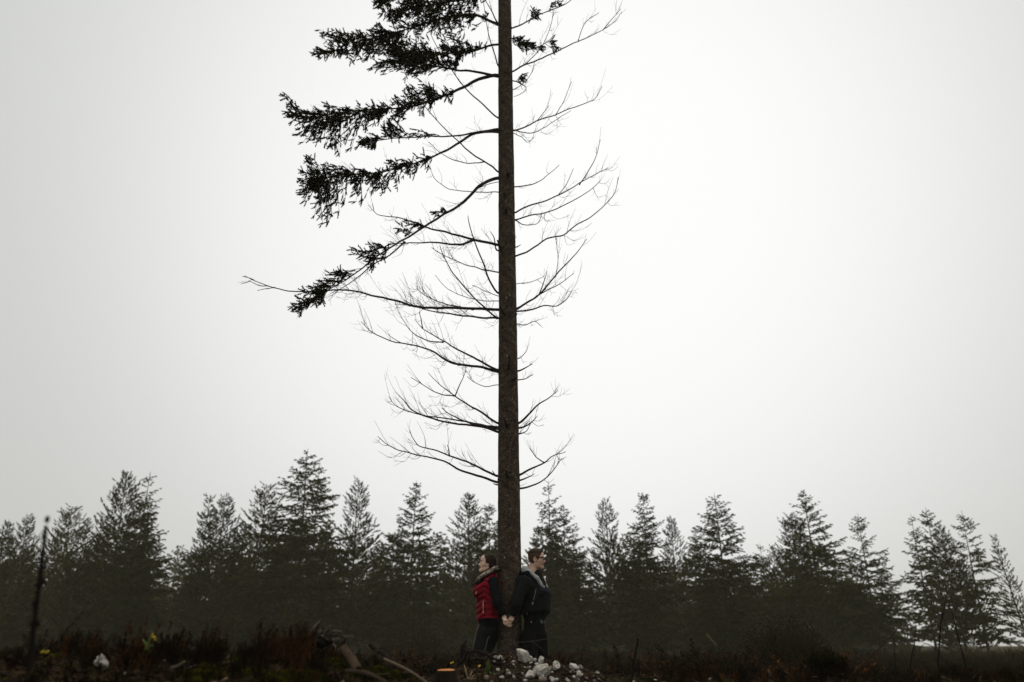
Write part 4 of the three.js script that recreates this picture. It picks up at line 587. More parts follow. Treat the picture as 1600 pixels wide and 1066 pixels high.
  // collar lining and fur
  const ringPts = [[743.5, 913, 0.02], [744.5, 908, 0.09], [752, 901, 0.135], [762, 895, 0.155], [772, 889, 0.13], [778, 888, 0.08], [776, 890, -0.02], [764, 897, -0.06], [750, 904, -0.05], [743.5, 913, 0.02]].map((p) => A(...p));
  const ringC = catmull(ringPts, 40), furCore = blend(ringC.slice(1).map((p, i) => cap(ringC[i], p, 0.021 + 0.006 * N3(p.x * 20, p.y * 20, 1), 0.021)), 0.01);
  const furCol = (x, y, z) => { const t = sstep(-0.15, 0.3, fbm(x * 24, y * 24, z * 24, 3)); return [lerp(0.34, 0.88, t), lerp(0.26, 0.79, t), lerp(0.19, 0.66, t)]; };
  const coreGeo = surface((x, y, z) => furCore(x, y, z) + 0.006 * N3(x * 40, y * 40, z * 40), V(-0.5, 1.2, -0.15), V(0.05, 1.65, 0.25), 0.006, furCol);
  const fur = new MB(true), fr = rng(9), cp = coreGeo.attributes.position.array, cn = coreGeo.attributes.normal.array;
  for (let k = 0; k < 6000; k++) { const i = 3 * Math.floor(fr() * cp.length / 3), p = V(cp[i], cp[i + 1], cp[i + 2]), n = V(cn[i] + fr.n() * 0.6, cn[i + 1] - 0.25 + fr.n() * 0.6, cn[i + 2] + fr.n() * 0.6).normalize(), c = furCol(p.x, p.y, p.z), m = fr.in(0.8, 1.25); fur.col = c.map((q) => q * m); fur.leaf(p, p.clone().addScaledVector(n, fr.in(0.012, 0.024)), V(-n.y, n.x, 0.2).normalize().multiplyScalar(0.0011)); }
  part('fur_collar', mergeGeometries([coreGeo, fur.geo()]), std({ vertexColors: true, roughness: 1 }), G);
  const lining = blend([cap(A(748, 914, 0.115), A(758, 903, 0.135), 0.024, 0.03), cap(A(748, 914, 0.115), A(745, 922, 0.10), 0.022, 0.014), cap(A(746, 914, 0.0), A(756, 904, -0.03), 0.026, 0.03)], 0.03);
  part('collar_lining', surface(lining, V(-0.5, 1.2, -0.12), V(-0.1, 1.6, 0.22), 0.007), cloth(0.007, 0.006, 0.007), G);
  const lay = (f, px, py, o = 0.003) => { for (let z = 0.4; z > -0.25; z -= 0.0015) { const p = A(px, py, z); if (f(p.x, p.y, p.z) < 0) return A(px, py, z + o); } return A(px, py, 0.16); };
  const gold = std({ color: lin(0.72, 0.46, 0.22), metalness: 0.85, roughness: 0.35 });
  part('zip', new MB().tube([[755, 943], [755, 948], [755, 953], [754.9, 958.5]].map((p) => lay(vest, ...p, 0.005)), [0.0048, 0.0042], 5).geo(), gold, G);
  part('zip_pull', new MB().tube([[755.2, 939.5], [755, 943.5]].map((p) => lay(vest, ...p, 0.008)), [0.008, 0.006], 6).geo(), std({ color: lin(0.85, 0.68, 0.5), metalness: 0.6, roughness: 0.3 }), G);
  part('front_zip_pull', new MB().tube([lay(vest, 744.3, 924), lay(vest, 744, 928)], [0.007, 0.006], 6).geo(), gold, G);
  // leggings with pale piping
  const Lg = blend([...limbs(0.004), cap(hip, waist, 0.103, 0.084, [yaw, 0.66])], 0.03), leg = (x, y, z) => Math.max(Lg(x, y, z) + fold(x, y, z, 8) * 0.4, y - hemY - 0.06, 0.07 - y);
  part('leggings', surface(leg, V(hip.x - 0.42, 0.03, -0.25), V(hip.x + 0.3, hemY + 0.12, 0.35), 0.010), cloth(0.011, 0.0115, 0.013), G);
  for (const l of [[[749, 976], [746.5, 983], [744, 990], [741.5, 1000], [739.5, 1010], [738.5, 1020], [736.5, 1032]], [[765.5, 994], [762.5, 998], [760.8, 1003], [759.5, 1009], [757.5, 1015], [756, 1024]]]) part('piping', new MB().tube(catmull(l.map((p) => lay(leg, ...p, 0.001)), 24), [0.0042, 0.0042], 5).geo(), cloth(0.16, 0.16, 0.17), G);
  for (const [, , c] of legs) part('boot', surface(blend([cap(c.clone().setY(0.05), c.clone().setY(0.045).add(V(-0.13, 0, 0.03)), 0.042, 0.036), cap(c.clone().setY(0.05), c.clone().setY(0.19), 0.045, 0.05)], 0.03), c.clone().add(V(-0.25, -0.2, -0.12)), c.clone().add(V(0.12, 0.28, 0.16)), 0.012), std({ color: lin(0.02, 0.015, 0.012), roughness: 0.5 }), G);
}
// ---------------------------------------------------------------- heath, flints, dead wood
const spot = (px, z, sink = 0) => { const x = at(px, 1030, z).x; return V(x, groundH(x, z) - sink, z); };
// z of the place where the line of sight of a place in the photograph first meets the ground
function lieZ(px, py) { for (let z = 7.6; z > -3; z -= 0.02) { const p = at(px, py, z); if (p.y < groundH(p.x, z)) return z; } return interp(CRESTZ, at(px, py, 4).x); }
const turnTo = (dir) => new THREE.Quaternion().setFromUnitVectors(UP, dir.clone().normalize());
{
  const r = rng(404);
  // heather: wiry stems with small scale leaves toward the tips
  const sprig = (seed, stems, leaves, spread) => { const q = rng(seed), m = new MB(true); for (let s = 0; s < stems; s++) { const a = q() * 6.28, d = V(Math.cos(a) * q.in(0.05, spread), 1, Math.sin(a) * q.in(0.05, spread)), h = q.in(0.55, 1), b = V(q.n() * 0.06, -0.08, q.n() * 0.06), line = catmull([b, b.clone().addScaledVector(d, h * 0.5), b.clone().addScaledVector(d, h * 0.85).add(V(0, 0.1 * h, 0)), b.clone().addScaledVector(d, h).add(V(q.n() * 0.04, 0.12 * h, q.n() * 0.04))], 6); m.col = [0.8, 0.7, 0.65]; m.tube(line, [0.008, 0.003], 3, false); for (let k = 0; k < leaves; k++) { const t = lerp(0.3, 1, q()), p = line[Math.min(6, Math.floor(t * 6.99))].clone().add(V(q.n() * 0.02, q.n() * 0.05, q.n() * 0.02)), an = q() * 6.28, e = V(Math.cos(an) * 0.7, q.in(0.3, 1.3), Math.sin(an) * 0.7).normalize().multiplyScalar(q.in(0.07, 0.15) * (1.25 - 0.75 * t)); const c = q.in(0.6, 1.4); m.col = [c * 1.05, c, c * 0.9]; m.leaf(p, p.clone().add(e), V(-e.z, 0.2 * e.x, e.x).normalize().multiplyScalar(0.015)); } } return m.geo(); };
  const hm = std({ color: 0xffffff, vertexColors: true, roughness: 1 });
  const rust = [[0.16, 0.075, 0.032], [0.11, 0.054, 0.026], [0.065, 0.035, 0.020], [0.19, 0.095, 0.038]], dark = [[0.024, 0.016, 0.011], [0.030, 0.019, 0.012], [0.018, 0.015, 0.009], [0.045, 0.025, 0.014]], olive = [[0.030, 0.030, 0.010], [0.022, 0.022, 0.009], [0.04, 0.036, 0.012]];
  const put = (n, f) => { const ms = [], cs = []; for (let k = 0; k < n; k++) { const o = f(k); if (!o) continue; const [x, z, s, pal, w] = o, c = pal[Math.floor(r() * pal.length)], g = r.in(0.7, 1.3); const q = new THREE.Quaternion().setFromEuler(new THREE.Euler(r.n() * 0.3, r() * 6.28, r.n() * 0.3)); ms.push(new THREE.Matrix4().compose(V(x, groundH(x, z) - 0.01, z), q, V(s * (w ?? 1), s, s * (w ?? 1)))); cs.push(lin(c[0] * g, c[1] * g, c[2] * g)); } return [ms, cs]; };
  const patch = (x, z) => fbm(x * 1.7 + 5, z * 1.7, 2.2, 2);
  const near = put(8500, () => { const x = r.in(-4.2, 4.2), z = r.in(1.6, 7.4), p = patch(x, z); const heap = x > -0.6 && x < 1.05 && z > 2.2 && z < 5.2; if (heap && r() < 0.93) return; if (Math.abs(x) > (9.6 - z) * 0.8 + 0.4) return; const left = x < -0.85; if (x > -1.15 && x < -0.45 && r() < 0.55) return;
    const tall = left && x > -2.0 && x < -1.15 && z < 4.6 ? 1.5 : 1; if (z > 5 && left) return r() < 0.5 ? [x, z, r.in(0.05, 0.10), dark] : null; return [x, z, r.in(0.07, 0.15) * (p > 0 ? 1.1 : 0.7) * (left ? 1 : 0.75) * tall, p > 0.05 ? (tall > 1 ? rust : r() < 0.5 ? rust : dark) : dark]; });
  tag(instanced('heather', sprig(41, 8, 48, 0.55), hm, ...near), 'dead brown heather and heath stems covering the low ridge in front', 'heather', null, 'stuff');
  const far = put(9000, () => { const z = 1.5 - 46 * Math.pow(r(), 1.25), w = (9 - z) * 0.85, x = r.in(-w, w); const p = fbm(x * 0.25, z * 0.25, 3, 2); if (Math.hypot(x, z) < 0.45) return; return [x, z, r.in(0.16, 0.42) * (1 + p), p > 0.35 && r() < 0.5 ? rust : p < -0.2 ? olive : dark, 1.5]; });
  tag(instanced('undergrowth', sprig(42, 11, 22, 0.8), hm, ...far), 'dark brown undergrowth on the flat heath between the couple and the forest', 'undergrowth', null, 'stuff');
  // moss cushions: short blades on small domes
  const mossGeo = (() => { const q = rng(43), m = new MB(true); for (let k = 0; k < 260; k++) { const a = q() * 6.28, d = Math.sqrt(q()), p = V(Math.cos(a) * d, 0.35 * (1 - d * d) - 0.05, Math.sin(a) * d), c = q.in(0.6, 1.5); m.col = [c, c, c * 0.8]; m.leaf(p, p.clone().add(V(p.x * 0.15 + q.n() * 0.1, q.in(0.10, 0.22), p.z * 0.15 + q.n() * 0.1)), V(0.035, 0, q.n() * 0.035)); } return m.geo(); })();
  const mossPal = [[0.14, 0.145, 0.02], [0.08, 0.09, 0.016], [0.20, 0.19, 0.026], [0.055, 0.06, 0.014]];
  const moss = put(1800, (k) => { let x, z; if (k > 1650) { x = at(565, 1045, 5.2).x + r.n() * 0.10; z = 5.25 + r.n() * 0.25; return [x, z, r.in(0.03, 0.06), mossPal]; } if (k < 1200) { const c = [[378, 1030, 60, 7], [520, 1036, 50, 9], [450, 1056, 110, 10], [330, 1058, 90, 9], [600, 1052, 40, 8]][k % 5], px = c[0] + r.n() * c[2]; z = lieZ(px, Math.max(1018, c[1] + r.n() * c[3])); x = at(px, 1030, z).x; } else if (k < 1320) { x = 0.95 + r.n() * 0.25; z = 3.1 + r.n() * 0.3; } else { x = r.in(-3.4, 3.4); z = r.in(2.5, 6); } if (x > -0.5 && x < 0.9 && z > 2.4) { if (r() < 0.9) return; } if (fbm(x * 3, z * 3, 7, 2) < -0.02) return; return [x, z, r.in(0.025, 0.07), mossPal]; });
  tag(instanced('moss', mossGeo, hm, ...moss), 'yellow green moss cushions low on the ridge, mostly left of the couple', 'moss', null, 'stuff');
  // litter of broken twigs and bark chips
  const chip = (() => { const m = new MB(true); m.col = [1, 1, 1]; m.tube([V(0, -0.5, 0), V(0.06, 0, 0.02), V(0, 0.5, 0)], [0.045, 0.025], 5); return m.geo(); })();
  { const ms = [], cs = []; for (let k = 0; k < 4600; k++) { const x = r.in(-3.6, 3.6), z = r.in(2.3, 6.8), l = r.in(0.02, 0.11) * (r() < 0.12 ? 2.2 : 1), q = new THREE.Quaternion().setFromEuler(new THREE.Euler(1.57 + r.n() * 0.45, r() * 6.28, r.n() * 0.4, 'YXZ')); const g = r() < 0.10 ? r.in(3, 7) : r.in(0.5, 1.6); ms.push(new THREE.Matrix4().compose(V(x, groundH(x, z) + 0.008, z), q, V(l * r.in(0.5, 1.4), l, l * r.in(0.5, 1.4)))); cs.push(lin(0.032 * g, 0.022 * g, 0.015 * g)); }
    tag(instanced('twig_litter', chip, hm, ms, cs), 'broken twigs and bark chips strewn over the ridge of cleared ground', 'twigs', null, 'stuff'); }
}
{ // fallen leaves and needles
  const r = rng(909), m = new MB(true); m.col = [1, 1, 1]; m.leaf(V(-0.5, 0, 0), V(0.5, 0.12, 0), V(0, 0.05, 0.28)); m.leaf(V(-0.4, 0.05, 0.1), V(0.3, -0.05, 0.5), V(0.12, 0.08, -0.12)); const ms = [], cs = [];
  for (let k = 0; k < 9000; k++) { const px = r.in(-40, 1640), z = lieZ(px, r.in(1012, 1074)) + r.n() * 0.12, x = at(px, 1035, z).x, l = r.in(0.008, 0.026), q = new THREE.Quaternion().setFromEuler(new THREE.Euler(r.n() * 0.6, r() * 6.28, r.n() * 0.6)), g = r.in(0.5, 1.6), c = [[0.11, 0.055, 0.024], [0.16, 0.09, 0.04], [0.06, 0.032, 0.018], [0.075, 0.07, 0.02], [0.22, 0.15, 0.08]][Math.floor(r() * 4.35)]; ms.push(new THREE.Matrix4().compose(V(x, groundH(x, z) + 0.006, z), q, V(l, l, l))); cs.push(lin(c[0] * g, c[1] * g, c[2] * g)); }
  tag(instanced('leaf_litter', m.geo(), std({ vertexColors: true }), ms, cs), 'brown fallen leaves and needles scattered over the ridge', 'leaves', null, 'stuff');
}
// flints
function rockGeo(seed, det, sharp = 1, tone = [0.58, 0.55, 0.49]) {
  const q = rng(seed), g0 = new THREE.IcosahedronGeometry(1, det), p = g0.attributes.position, cuts = []; for (let k = 0; k < 13; k++) cuts.push([V(q.n(), q.n(), q.n()).normalize(), q.in(0.42, 0.85)]);
  const col = [], v = V(0, 0, 0), o = q() * 50;
  for (let i = 0; i < p.count; i++) {
    v.fromBufferAttribute(p, i); const d = v.clone().normalize(); let R = 1 + 0.30 * fbm(d.x * 1.3 + o, d.y * 1.3, d.z * 1.3, 2); for (const [n, c] of cuts) { const t = d.dot(n); if (t > 0.2) R = Math.min(R, c / t); } R += 0.05 * fbm(d.x * 6 + o, d.y * 6, d.z * 6, 3); v.copy(d).multiplyScalar(R); p.setXYZ(i, v.x, v.y, v.z);
    const s = sstep(0.12, 0.42, fbm(d.x * 2.6 + o, d.y * 2.6, d.z * 2.6 + 4, 3)), b = sstep(0.1, 0.5, fbm(d.x * 4, d.y * 4 + o, d.z * 4, 3)); let c = tone; c = c.map((e, j) => lerp(e, [0.10, 0.10, 0.105][j], s * sharp)); c = c.map((e, j) => lerp(e, [0.22, 0.15, 0.09][j], b * 0.7)); col.push(...c);
  }
  g0.setAttribute('color', new THREE.Float32BufferAttribute(col, 3)); g0.computeVertexNormals(); return g0;
}
const flintMat = std({ vertexColors: true, roughness: 0.7, bumpMap: grainTex, bumpScale: 0.004 });
const SMALL = [0, 1, 2, 3, 4, 5, 6, 7].map((k) => rockGeo(500 + k, 2, k % 3 === 0 ? 1 : 0.6, [[0.62, 0.59, 0.53], [0.40, 0.37, 0.33], [0.60, 0.56, 0.48], [0.17, 0.15, 0.14], [0.50, 0.48, 0.45], [0.26, 0.21, 0.17], [0.64, 0.61, 0.55], [0.33, 0.31, 0.30]][k]));
function flint(px, z, w, label, group, o = {}) {                  // w: width in metres
  const p = spot(px, z), m = solo('flint_stone', o.geo ?? SMALL[Math.floor(Math.abs(px * 7.3 + z * 131)) % 8], flintMat, label, 'stone', group);
  const s = w / 2; m.scale.set(s, s * (o.tall ?? 0.7), s * (o.deep ?? 0.8)); m.rotation.set(o.rx ?? (px % 1.3) - 0.6, o.ry ?? px * 0.7, o.rz ?? (px * 0.31) % 1 - 0.5); m.position.copy(p).y += (o.up ?? 0.35) * s; return m;
}
flint(818, lieZ(818, 1036), 0.22, 'large pale slab of flint tilted up at the foot of the trunk', null, { geo: rockGeo(601, 4, 0.6), tall: 0.5, deep: 0.5, rx: 0.3, ry: 0.2, rz: -0.85, up: 0.35 });
flint(849, lieZ(849, 1060), 0.165, 'biggest white flint boulder at the bottom edge, right of the trunk', null, { geo: rockGeo(602, 4, 0.5), tall: 0.75, up: 0.55, rx: 0.1, ry: 0.4, rz: 0.1 });
flint(828, lieZ(828, 1060), 0.09, 'white flint leaning against the left side of the biggest boulder', null, { geo: rockGeo(603, 3, 0.4), up: 0.5 });
flint(868, lieZ(868, 1047), 0.10, 'grey flint with a pale crust just above the biggest white boulder', null, { geo: rockGeo(604, 3, 1), up: 0.6 });
flint(846, lieZ(846, 1040), 0.075, 'small upright white flint between the tilted slab and the grey flint', null, { geo: rockGeo(605, 3, 0.6), tall: 1.1, up: 0.7 });
flint(897, lieZ(897, 1046), 0.10, 'broad cream flint at the top right of the heap', null, { geo: rockGeo(606, 3, 0.3), tall: 0.5 });
flint(776, 2.95, 0.07, 'left one of two small bright flints below the woman\'s knees', null, { geo: rockGeo(607, 3, 0.2), tall: 0.8, up: 0.5 }); flint(783, 2.9, 0.06, 'right one of two small bright flints below the woman\'s knees', null, { geo: rockGeo(608, 3, 0.2), tall: 0.9, up: 0.7 });
flint(158, lieZ(158, 1047), 0.085, 'angular white flint among dark heather at the lower left, largest stone there', null, { geo: rockGeo(609, 3, 0.2), tall: 1.05, rz: 0.5, up: 0.7 });
flint(428, lieZ(428, 1028), 0.044, 'oval white stone on moss below the dead root tangle', null, { tall: 0.6, up: 0.6 }); flint(436, lieZ(436, 1061), 0.026, 'white stone at the bottom edge below the oval one', null, { up: 0.8 });
{
  const r = rng(88);
  for (let k = 0; k < 150; k++) { const px = r.in(755, 938), py = r.in(1024, 1072), e = (px - 755) / 190; if (py < 1024 + 30 * e * e || (px < 838 && r() < 0.62)) continue; flint(px, lieZ(px, py), r.in(0.016, 0.052) * (r() < 0.2 ? 1.5 : 1), 'small broken flint loose in the heap of stones at the foot of the trunk', 'small flints of the heap', { up: r.in(0.15, 0.6), tall: r.in(0.5, 0.9) }); }
  for (const [px, py, w] of [[174, 1031, 0.026], [183, 1028, 0.02], [195, 1030, 0.03], [209, 1024, 0.034], [214, 1022, 0.018], [258, 1022, 0.026], [188, 1052, 0.022], [198, 1056, 0.026], [214, 1051, 0.016], [232, 1055, 0.018], [243, 1043, 0.013], [183, 1049, 0.012], [168, 1034, 0.014], [270, 1052, 0.012]]) flint(px, lieZ(px, py), w, 'small white flint scattered right of the angular flint at the lower left', 'small flints on the left ridge', { up: 0.7 });
  for (let k = 0; k < 12; k++) flint(k * 14 + 470, lieZ(k * 14 + 470, r.in(1026, 1062)), r.in(0.012, 0.03), 'small white flint on moss and twigs near the pale logs', 'small flints near the logs', { up: 0.6 });
  for (let k = 0; k < 10; k++) flint(r.in(980, 1110), r.in(2.9, 3.6), r.in(0.02, 0.045), 'small flint in brown heather on the right of the heap', 'small flints right of the heap', { up: 0.5 });
}
// dead wood
const wood = (r, g, b) => std({ color: lin(r, g, b), bumpMap: grainTex, bumpScale: 0.008 });
const logMat = std({ map: texture(256, (u, v) => { const k = 0.27 + 0.30 * wrapN(u, v, 30, 4, 3) + 0.26 * wrapN(u, v, 90, 2, 7); return [k * 0.92, k * 0.74, k * 0.57]; }, true, 1, 5), bumpMap: grainTex, bumpScale: 0.012 });
const ringTex = texture(256, (u, v) => { const d = Math.hypot(u - 0.5, v - 0.5), w = 0.5 + 0.5 * Math.sin(d * 150 + 2 * wrapN(u, v, 8, 2, 2)); return [0.74 - 0.13 * w, 0.50 - 0.12 * w, 0.27 - 0.09 * w]; }, true);
function disc(c, n, R, squash = 1) { const g = new THREE.CircleGeometry(R, 28); g.scale(1, squash, 1); g.applyQuaternion(new THREE.Quaternion().setFromUnitVectors(V(0, 0, 1), n.clone().normalize())); g.translate(c.x, c.y, c.z); return g; }
function wobble(seed, a) { return (t, an = 0) => 1 + a * N3(Math.cos(an) * 1.5 + seed, t * 6, Math.sin(an) * 1.5); }
{
  const a = at(537, 1014, 5.0), b = at(560, 1049, 5.2), n = a.clone().sub(b).normalize(), R = 0.020, L = thing('log', 'short weathered log poking up out of the moss left of the cut stump', 'log');
  part('bark', new MB().tube(catmull([b, a.clone().lerp(b, 0.5).add(V(0.004, 0, 0)), a], 14), (t, an) => R * lerp(1.15, 1, t) * wobble(3, 0.16)(t, an), 18).geo(), logMat, L); part('cut_end', disc(a.clone().addScaledVector(n, 0.002), n, R * 0.9), std({ color: lin(0.36, 0.27, 0.18), bumpMap: grainTex, bumpScale: 0.004 }), L);
}
solo('root', new MB().tube(catmull([at(543, 1049, 5.2), at(556, 1050, 5.3), at(574, 1053, 5.4), at(590, 1060, 5.5), at(604, 1069, 5.55), at(612, 1080, 5.6)], 30), (t, an) => lerp(0.010, 0.009, t) * wobble(9, 0.35)(t * 2, an), 14).geo(), logMat, 'pale crooked root lying along the bottom edge under the short log', 'root');
{
  const c = spot(697, 3.9), n = V(-0.02, 1, 0.10).normalize(), S = thing('stump', 'low sawn stump with a fresh orange cut top, left of the trunk', 'stump'); c.copy(at(697, 1048, 3.9));
  part('bark', new MB().tube([c.clone().add(V(0, -0.16, 0)), c.clone().add(V(0, -0.06, 0)), c], (t, an) => lerp(0.10, 0.055, t) * wobble(5, 0.16)(t, an), 26).geo(), wood(0.02, 0.014, 0.01), S);
  part('cut_top', disc(c.clone().addScaledVector(n, 0.003), n, 0.053), std({ map: ringTex, roughness: 0.8 }), S);
}
{ // the torn root stump in front of the woman's legs
  const T = thing('root_stump', 'dark torn root stump jutting up in front of the woman\'s legs', 'stump'), c = at(742, 1045, 3.0), r = rng(61);
  part('stump', surface((x, y, z) => { const a = blend([cap(at(726, 1011, 3.0), at(730, 1040, 3.0), 0.022, 0.055), cap(at(728, 1022, 3.0), at(758, 1026, 2.95), 0.03, 0.028), cap(at(735, 1040, 3.0), at(775, 1050, 3.0), 0.075, 0.06), cap(at(758, 1026, 2.95), at(776, 1034, 2.95), 0.026, 0.018), cap(at(720, 1050, 3.0), at(740, 1056, 3.1), 0.06, 0.06)], 0.03)(x, y, z); return a + 0.016 * fbm(x * 22, y * 10, z * 22, 3); }, c.clone().add(V(-0.28, -0.2, -0.16)), c.clone().add(V(0.34, 0.33, 0.22)), 0.008), wood(0.014, 0.010, 0.008), T);
  for (const l of [[[728, 1019, 3.08], [745, 1018, 3.1], [760, 1023, 3.1], [778, 1032, 3.05]], [[734, 1032, 3.1], [752, 1030, 3.12], [775, 1037, 3.1], [792, 1036, 3.1], [806, 1028, 3.1]], [[720, 1012, 3.05], [726, 1006, 3.05], [729, 1000, 3.05]], [[716, 1040, 3.1], [726, 1026, 3.12], [730, 1014, 3.1]]]) part('root', new MB().tube(catmull(l.map((p) => at(...p)), 14), (t, an) => lerp(0.011, 0.004, t) * wobble(l[0][0], 0.3)(t, an), 7).geo(), wood(0.022, 0.016, 0.011), T);
}
{ // root tangle on the left
  const T = thing('dead_roots', 'tangle of dead pale-edged roots on top of the left ridge under the tallest spruce', 'roots'), z = 4.1, r = rng(62);
  const L = [[[478, 998], [473, 993], [484, 992], [490, 980], [497, 973], [502, 967]], [[484, 992], [493, 984], [500, 975], [504, 968]], [[494, 996], [503, 988], [510, 981], [515, 978]], [[489, 1000], [502, 993], [520, 993], [532, 995], [542, 1000]], [[503, 993], [512, 1000], [522, 1004], [525, 1012]], [[490, 1002], [506, 1004], [523, 1005], [538, 1006]], [[496, 990], [508, 986], [516, 979]], [[532, 995], [537, 998], [538, 1005]], [[512, 994], [500, 985], [492, 988]], [[505, 995], [515, 985], [523, 990]], [[520, 1006], [524, 1012], [523, 1020]], [[498, 1010], [496, 1000], [486, 994], [480, 996]], [[500, 1000], [512, 990], [528, 986], [536, 989]], [[495, 992], [488, 984], [490, 974]], [[508, 1000], [526, 999], [545, 994], [552, 996]], [[490, 998], [480, 1003], [474, 1001]]];
  L.forEach((l, k) => part('root', new MB().tube(catmull(l.map(([x, y], i) => at(x, y, z + 0.05 * Math.sin(k * 2 + i))), 16), (t, an) => lerp(0.0065, 0.0022, t) * wobble(k * 3, 0.4)(t * 2, an), 7).geo(), k % 2 ? wood(0.045, 0.034, 0.027) : wood(0.20, 0.165, 0.13), T));
  part('root_ball', surface((x, y, z2) => ball(at(502, 1003, z), 0.06, 0.032, 0.05)(x, y, z2) + 0.022 * fbm(x * 26, y * 26, z2 * 26, 3), at(502, 1003, z).add(V(-0.14, -0.1, -0.12)), at(502, 1003, z).add(V(0.14, 0.1, 0.12)), 0.008), wood(0.010, 0.008, 0.007), T);
}
function stick(name, label, cat, pts, r0, r1, mat, group, sides = []) {
  const T = thing(name, label, cat, group); part('stem', new MB().tube(catmull(pts.map((p) => at(...p)), 18), (t, an) => lerp(r0, r1, t) * wobble(pts[0][0], 0.25)(t * 3, an), 8).geo(), mat, T);
  for (const s of sides) part('side_shoot', new MB().tube(catmull(s.map((p) => at(...p)), 10), [r1 * 1.1, r1 * 0.5], 5).geo(), mat, T); return T;
}
const darkWood = wood(0.018, 0.013, 0.010), paleWood = wood(0.17, 0.13, 0.09), redWood = wood(0.05, 0.028, 0.018);
{ const s = stick('dead_stalk', 'tall dark dead stalk, blurred in the left foreground, taller than the ridge', 'stalk', [[46, 1050, 6.7], [52, 985, 6.7], [60, 920, 6.7], [67, 862, 6.7], [72, 822, 6.7]], 0.0085, 0.005, darkWood);
  const r = rng(63); for (let k = 0; k < 22; k++) { const t = r(), x = lerp(53, 73, t), y = lerp(980, 826, t), p = at(x, y, 6.7), d = V(r.n(), r.n() * 0.4 + 0.4, r.n()).normalize().multiplyScalar(0.010); part('bud', new THREE.SphereGeometry(r.in(0.004, 0.0075), 7, 6).translate(p.x + d.x, p.y + d.y, p.z + d.z), darkWood, s); } part('seed_head', new THREE.SphereGeometry(0.007, 8, 7).scale(1, 1.6, 1).translate(...at(73.5, 812, 6.7).toArray()), darkWood, s); }
stick('dead_twig', 'thin bent dark twig rising from heather right of the tall dead stalk', 'twig', [[92, 1010, 5.8], [100, 988, 5.8], [112, 976, 5.8], [126, 961, 5.8], [131, 955, 5.8]], 0.004, 0.0015, darkWood, null, [[[112, 976, 5.8], [118, 976, 5.8], [124, 978, 5.8]]]);
stick('fallen_branch', 'light barked branch sloping down to the bottom edge between root and stump', 'branch', [[600, 1030, 4.6], [622, 1040, 4.65], [645, 1052, 4.7], [668, 1068, 4.75]], 0.008, 0.006, paleWood); stick('fallen_branch', 'dark branch sloping from the short log toward the cut stump', 'branch', [[578, 1008, 4.0], [600, 1024, 4.05], [622, 1037, 4.1], [648, 1050, 4.1]], 0.012, 0.006, darkWood, null, [[[590, 1016, 4.0], [596, 1013, 4.0], [606, 1018, 4.0]]]);
stick('fallen_branch', 'small pale crooked twig standing beside the short log', 'twig', [[572, 1030, 4.4], [583, 1020, 4.4], [592, 1016, 4.4], [604, 1020, 4.4]], 0.006, 0.003, wood(0.08, 0.06, 0.045)); stick('fallen_branch', 'short pale brown stick among the small flints on the far left', 'stick', [[268, 1044, 5.3], [280, 1040, 5.3], [288, 1034, 5.3]], 0.007, 0.005, paleWood);
stick('bramble_stem', 'thin grey arching stem crossing in front of both people\'s legs', 'stem', [[752, 1032, 3.1], [770, 1020, 3.0], [790, 1011, 2.95], [806, 1005, 2.9], [832, 1002, 2.9], [852, 999, 2.85], [872, 1000, 2.8], [885, 1006, 2.8]], 0.0032, 0.002, wood(0.07, 0.065, 0.05), null, [[[806, 1005, 2.9], [804, 1001, 2.92], [803, 997, 2.94]], [[830, 1002, 2.9], [842, 1010, 2.95], [850, 1018, 3.0]]]);
stick('upright_stick', 'bare dark upright stick with a knob on top, right of the flint heap', 'stick', [[986, 1066, 3.2], [989, 1045, 3.2], [993, 1020, 3.2], [997, 998, 3.2]], 0.010, 0.0075, darkWood, null, [[[990, 1035, 3.2], [985, 1030, 3.22], [982, 1026, 3.24]]]); stick('upright_stick', 'short dark stub right beside the bare upright stick', 'stick', [[997, 1058, 3.1], [998, 1042, 3.1], [997, 1030, 3.1]], 0.012, 0.009, darkWood);
stick('upright_stick', 'left one of two thin stems between the heap and the upright stick', 'stem', [[960, 1060, 3.1], [961, 1042, 3.1], [961, 1020, 3.1]], 0.005, 0.003, redWood); stick('upright_stick', 'right one of two thin stems between the heap and the upright stick', 'stem', [[968, 1060, 3.1], [967, 1044, 3.1], [967, 1025, 3.1]], 0.004, 0.002, redWood); stick('upright_stick', 'lone short stem in front of the rusty bush', 'stem', [[1168, 1066, 3.2], [1169, 1050, 3.2], [1171, 1033, 3.2]], 0.008, 0.006, darkWood);
stick('broken_branch', 'pale broken branch hanging slanted at the forest foot under the dark broad spruce', 'branch', [[1104, 992, -22], [1112, 1001, -22], [1120, 1010, -22]], 0.055, 0.04, wood(0.09, 0.065, 0.035));
stick('sapling', 'tallest bare dark sapling before the forest at the far right', 'sapling', [[1464, 1070, 3.0], [1467, 1020, 3.0], [1471, 970, 3.0], [1480, 926, 3.0]], 0.0075, 0.0025, darkWood, null, [[[1468, 1018, 3.0], [1455, 1010, 3.0], [1442, 1004, 3.0]], [[1471, 970, 3], [1476, 955, 3.02], [1477, 945, 3.04]]]); stick('sapling', 'bare sapling leaning left across the tallest one at the far right', 'sapling', [[1518, 1066, 3.0], [1508, 1035, 3.0], [1497, 995, 3.0], [1487, 955, 3.0]], 0.007, 0.0025, darkWood, null, [[[1508, 1035, 3.0], [1514, 1020, 3.0], [1517, 1005, 3.0]]]);
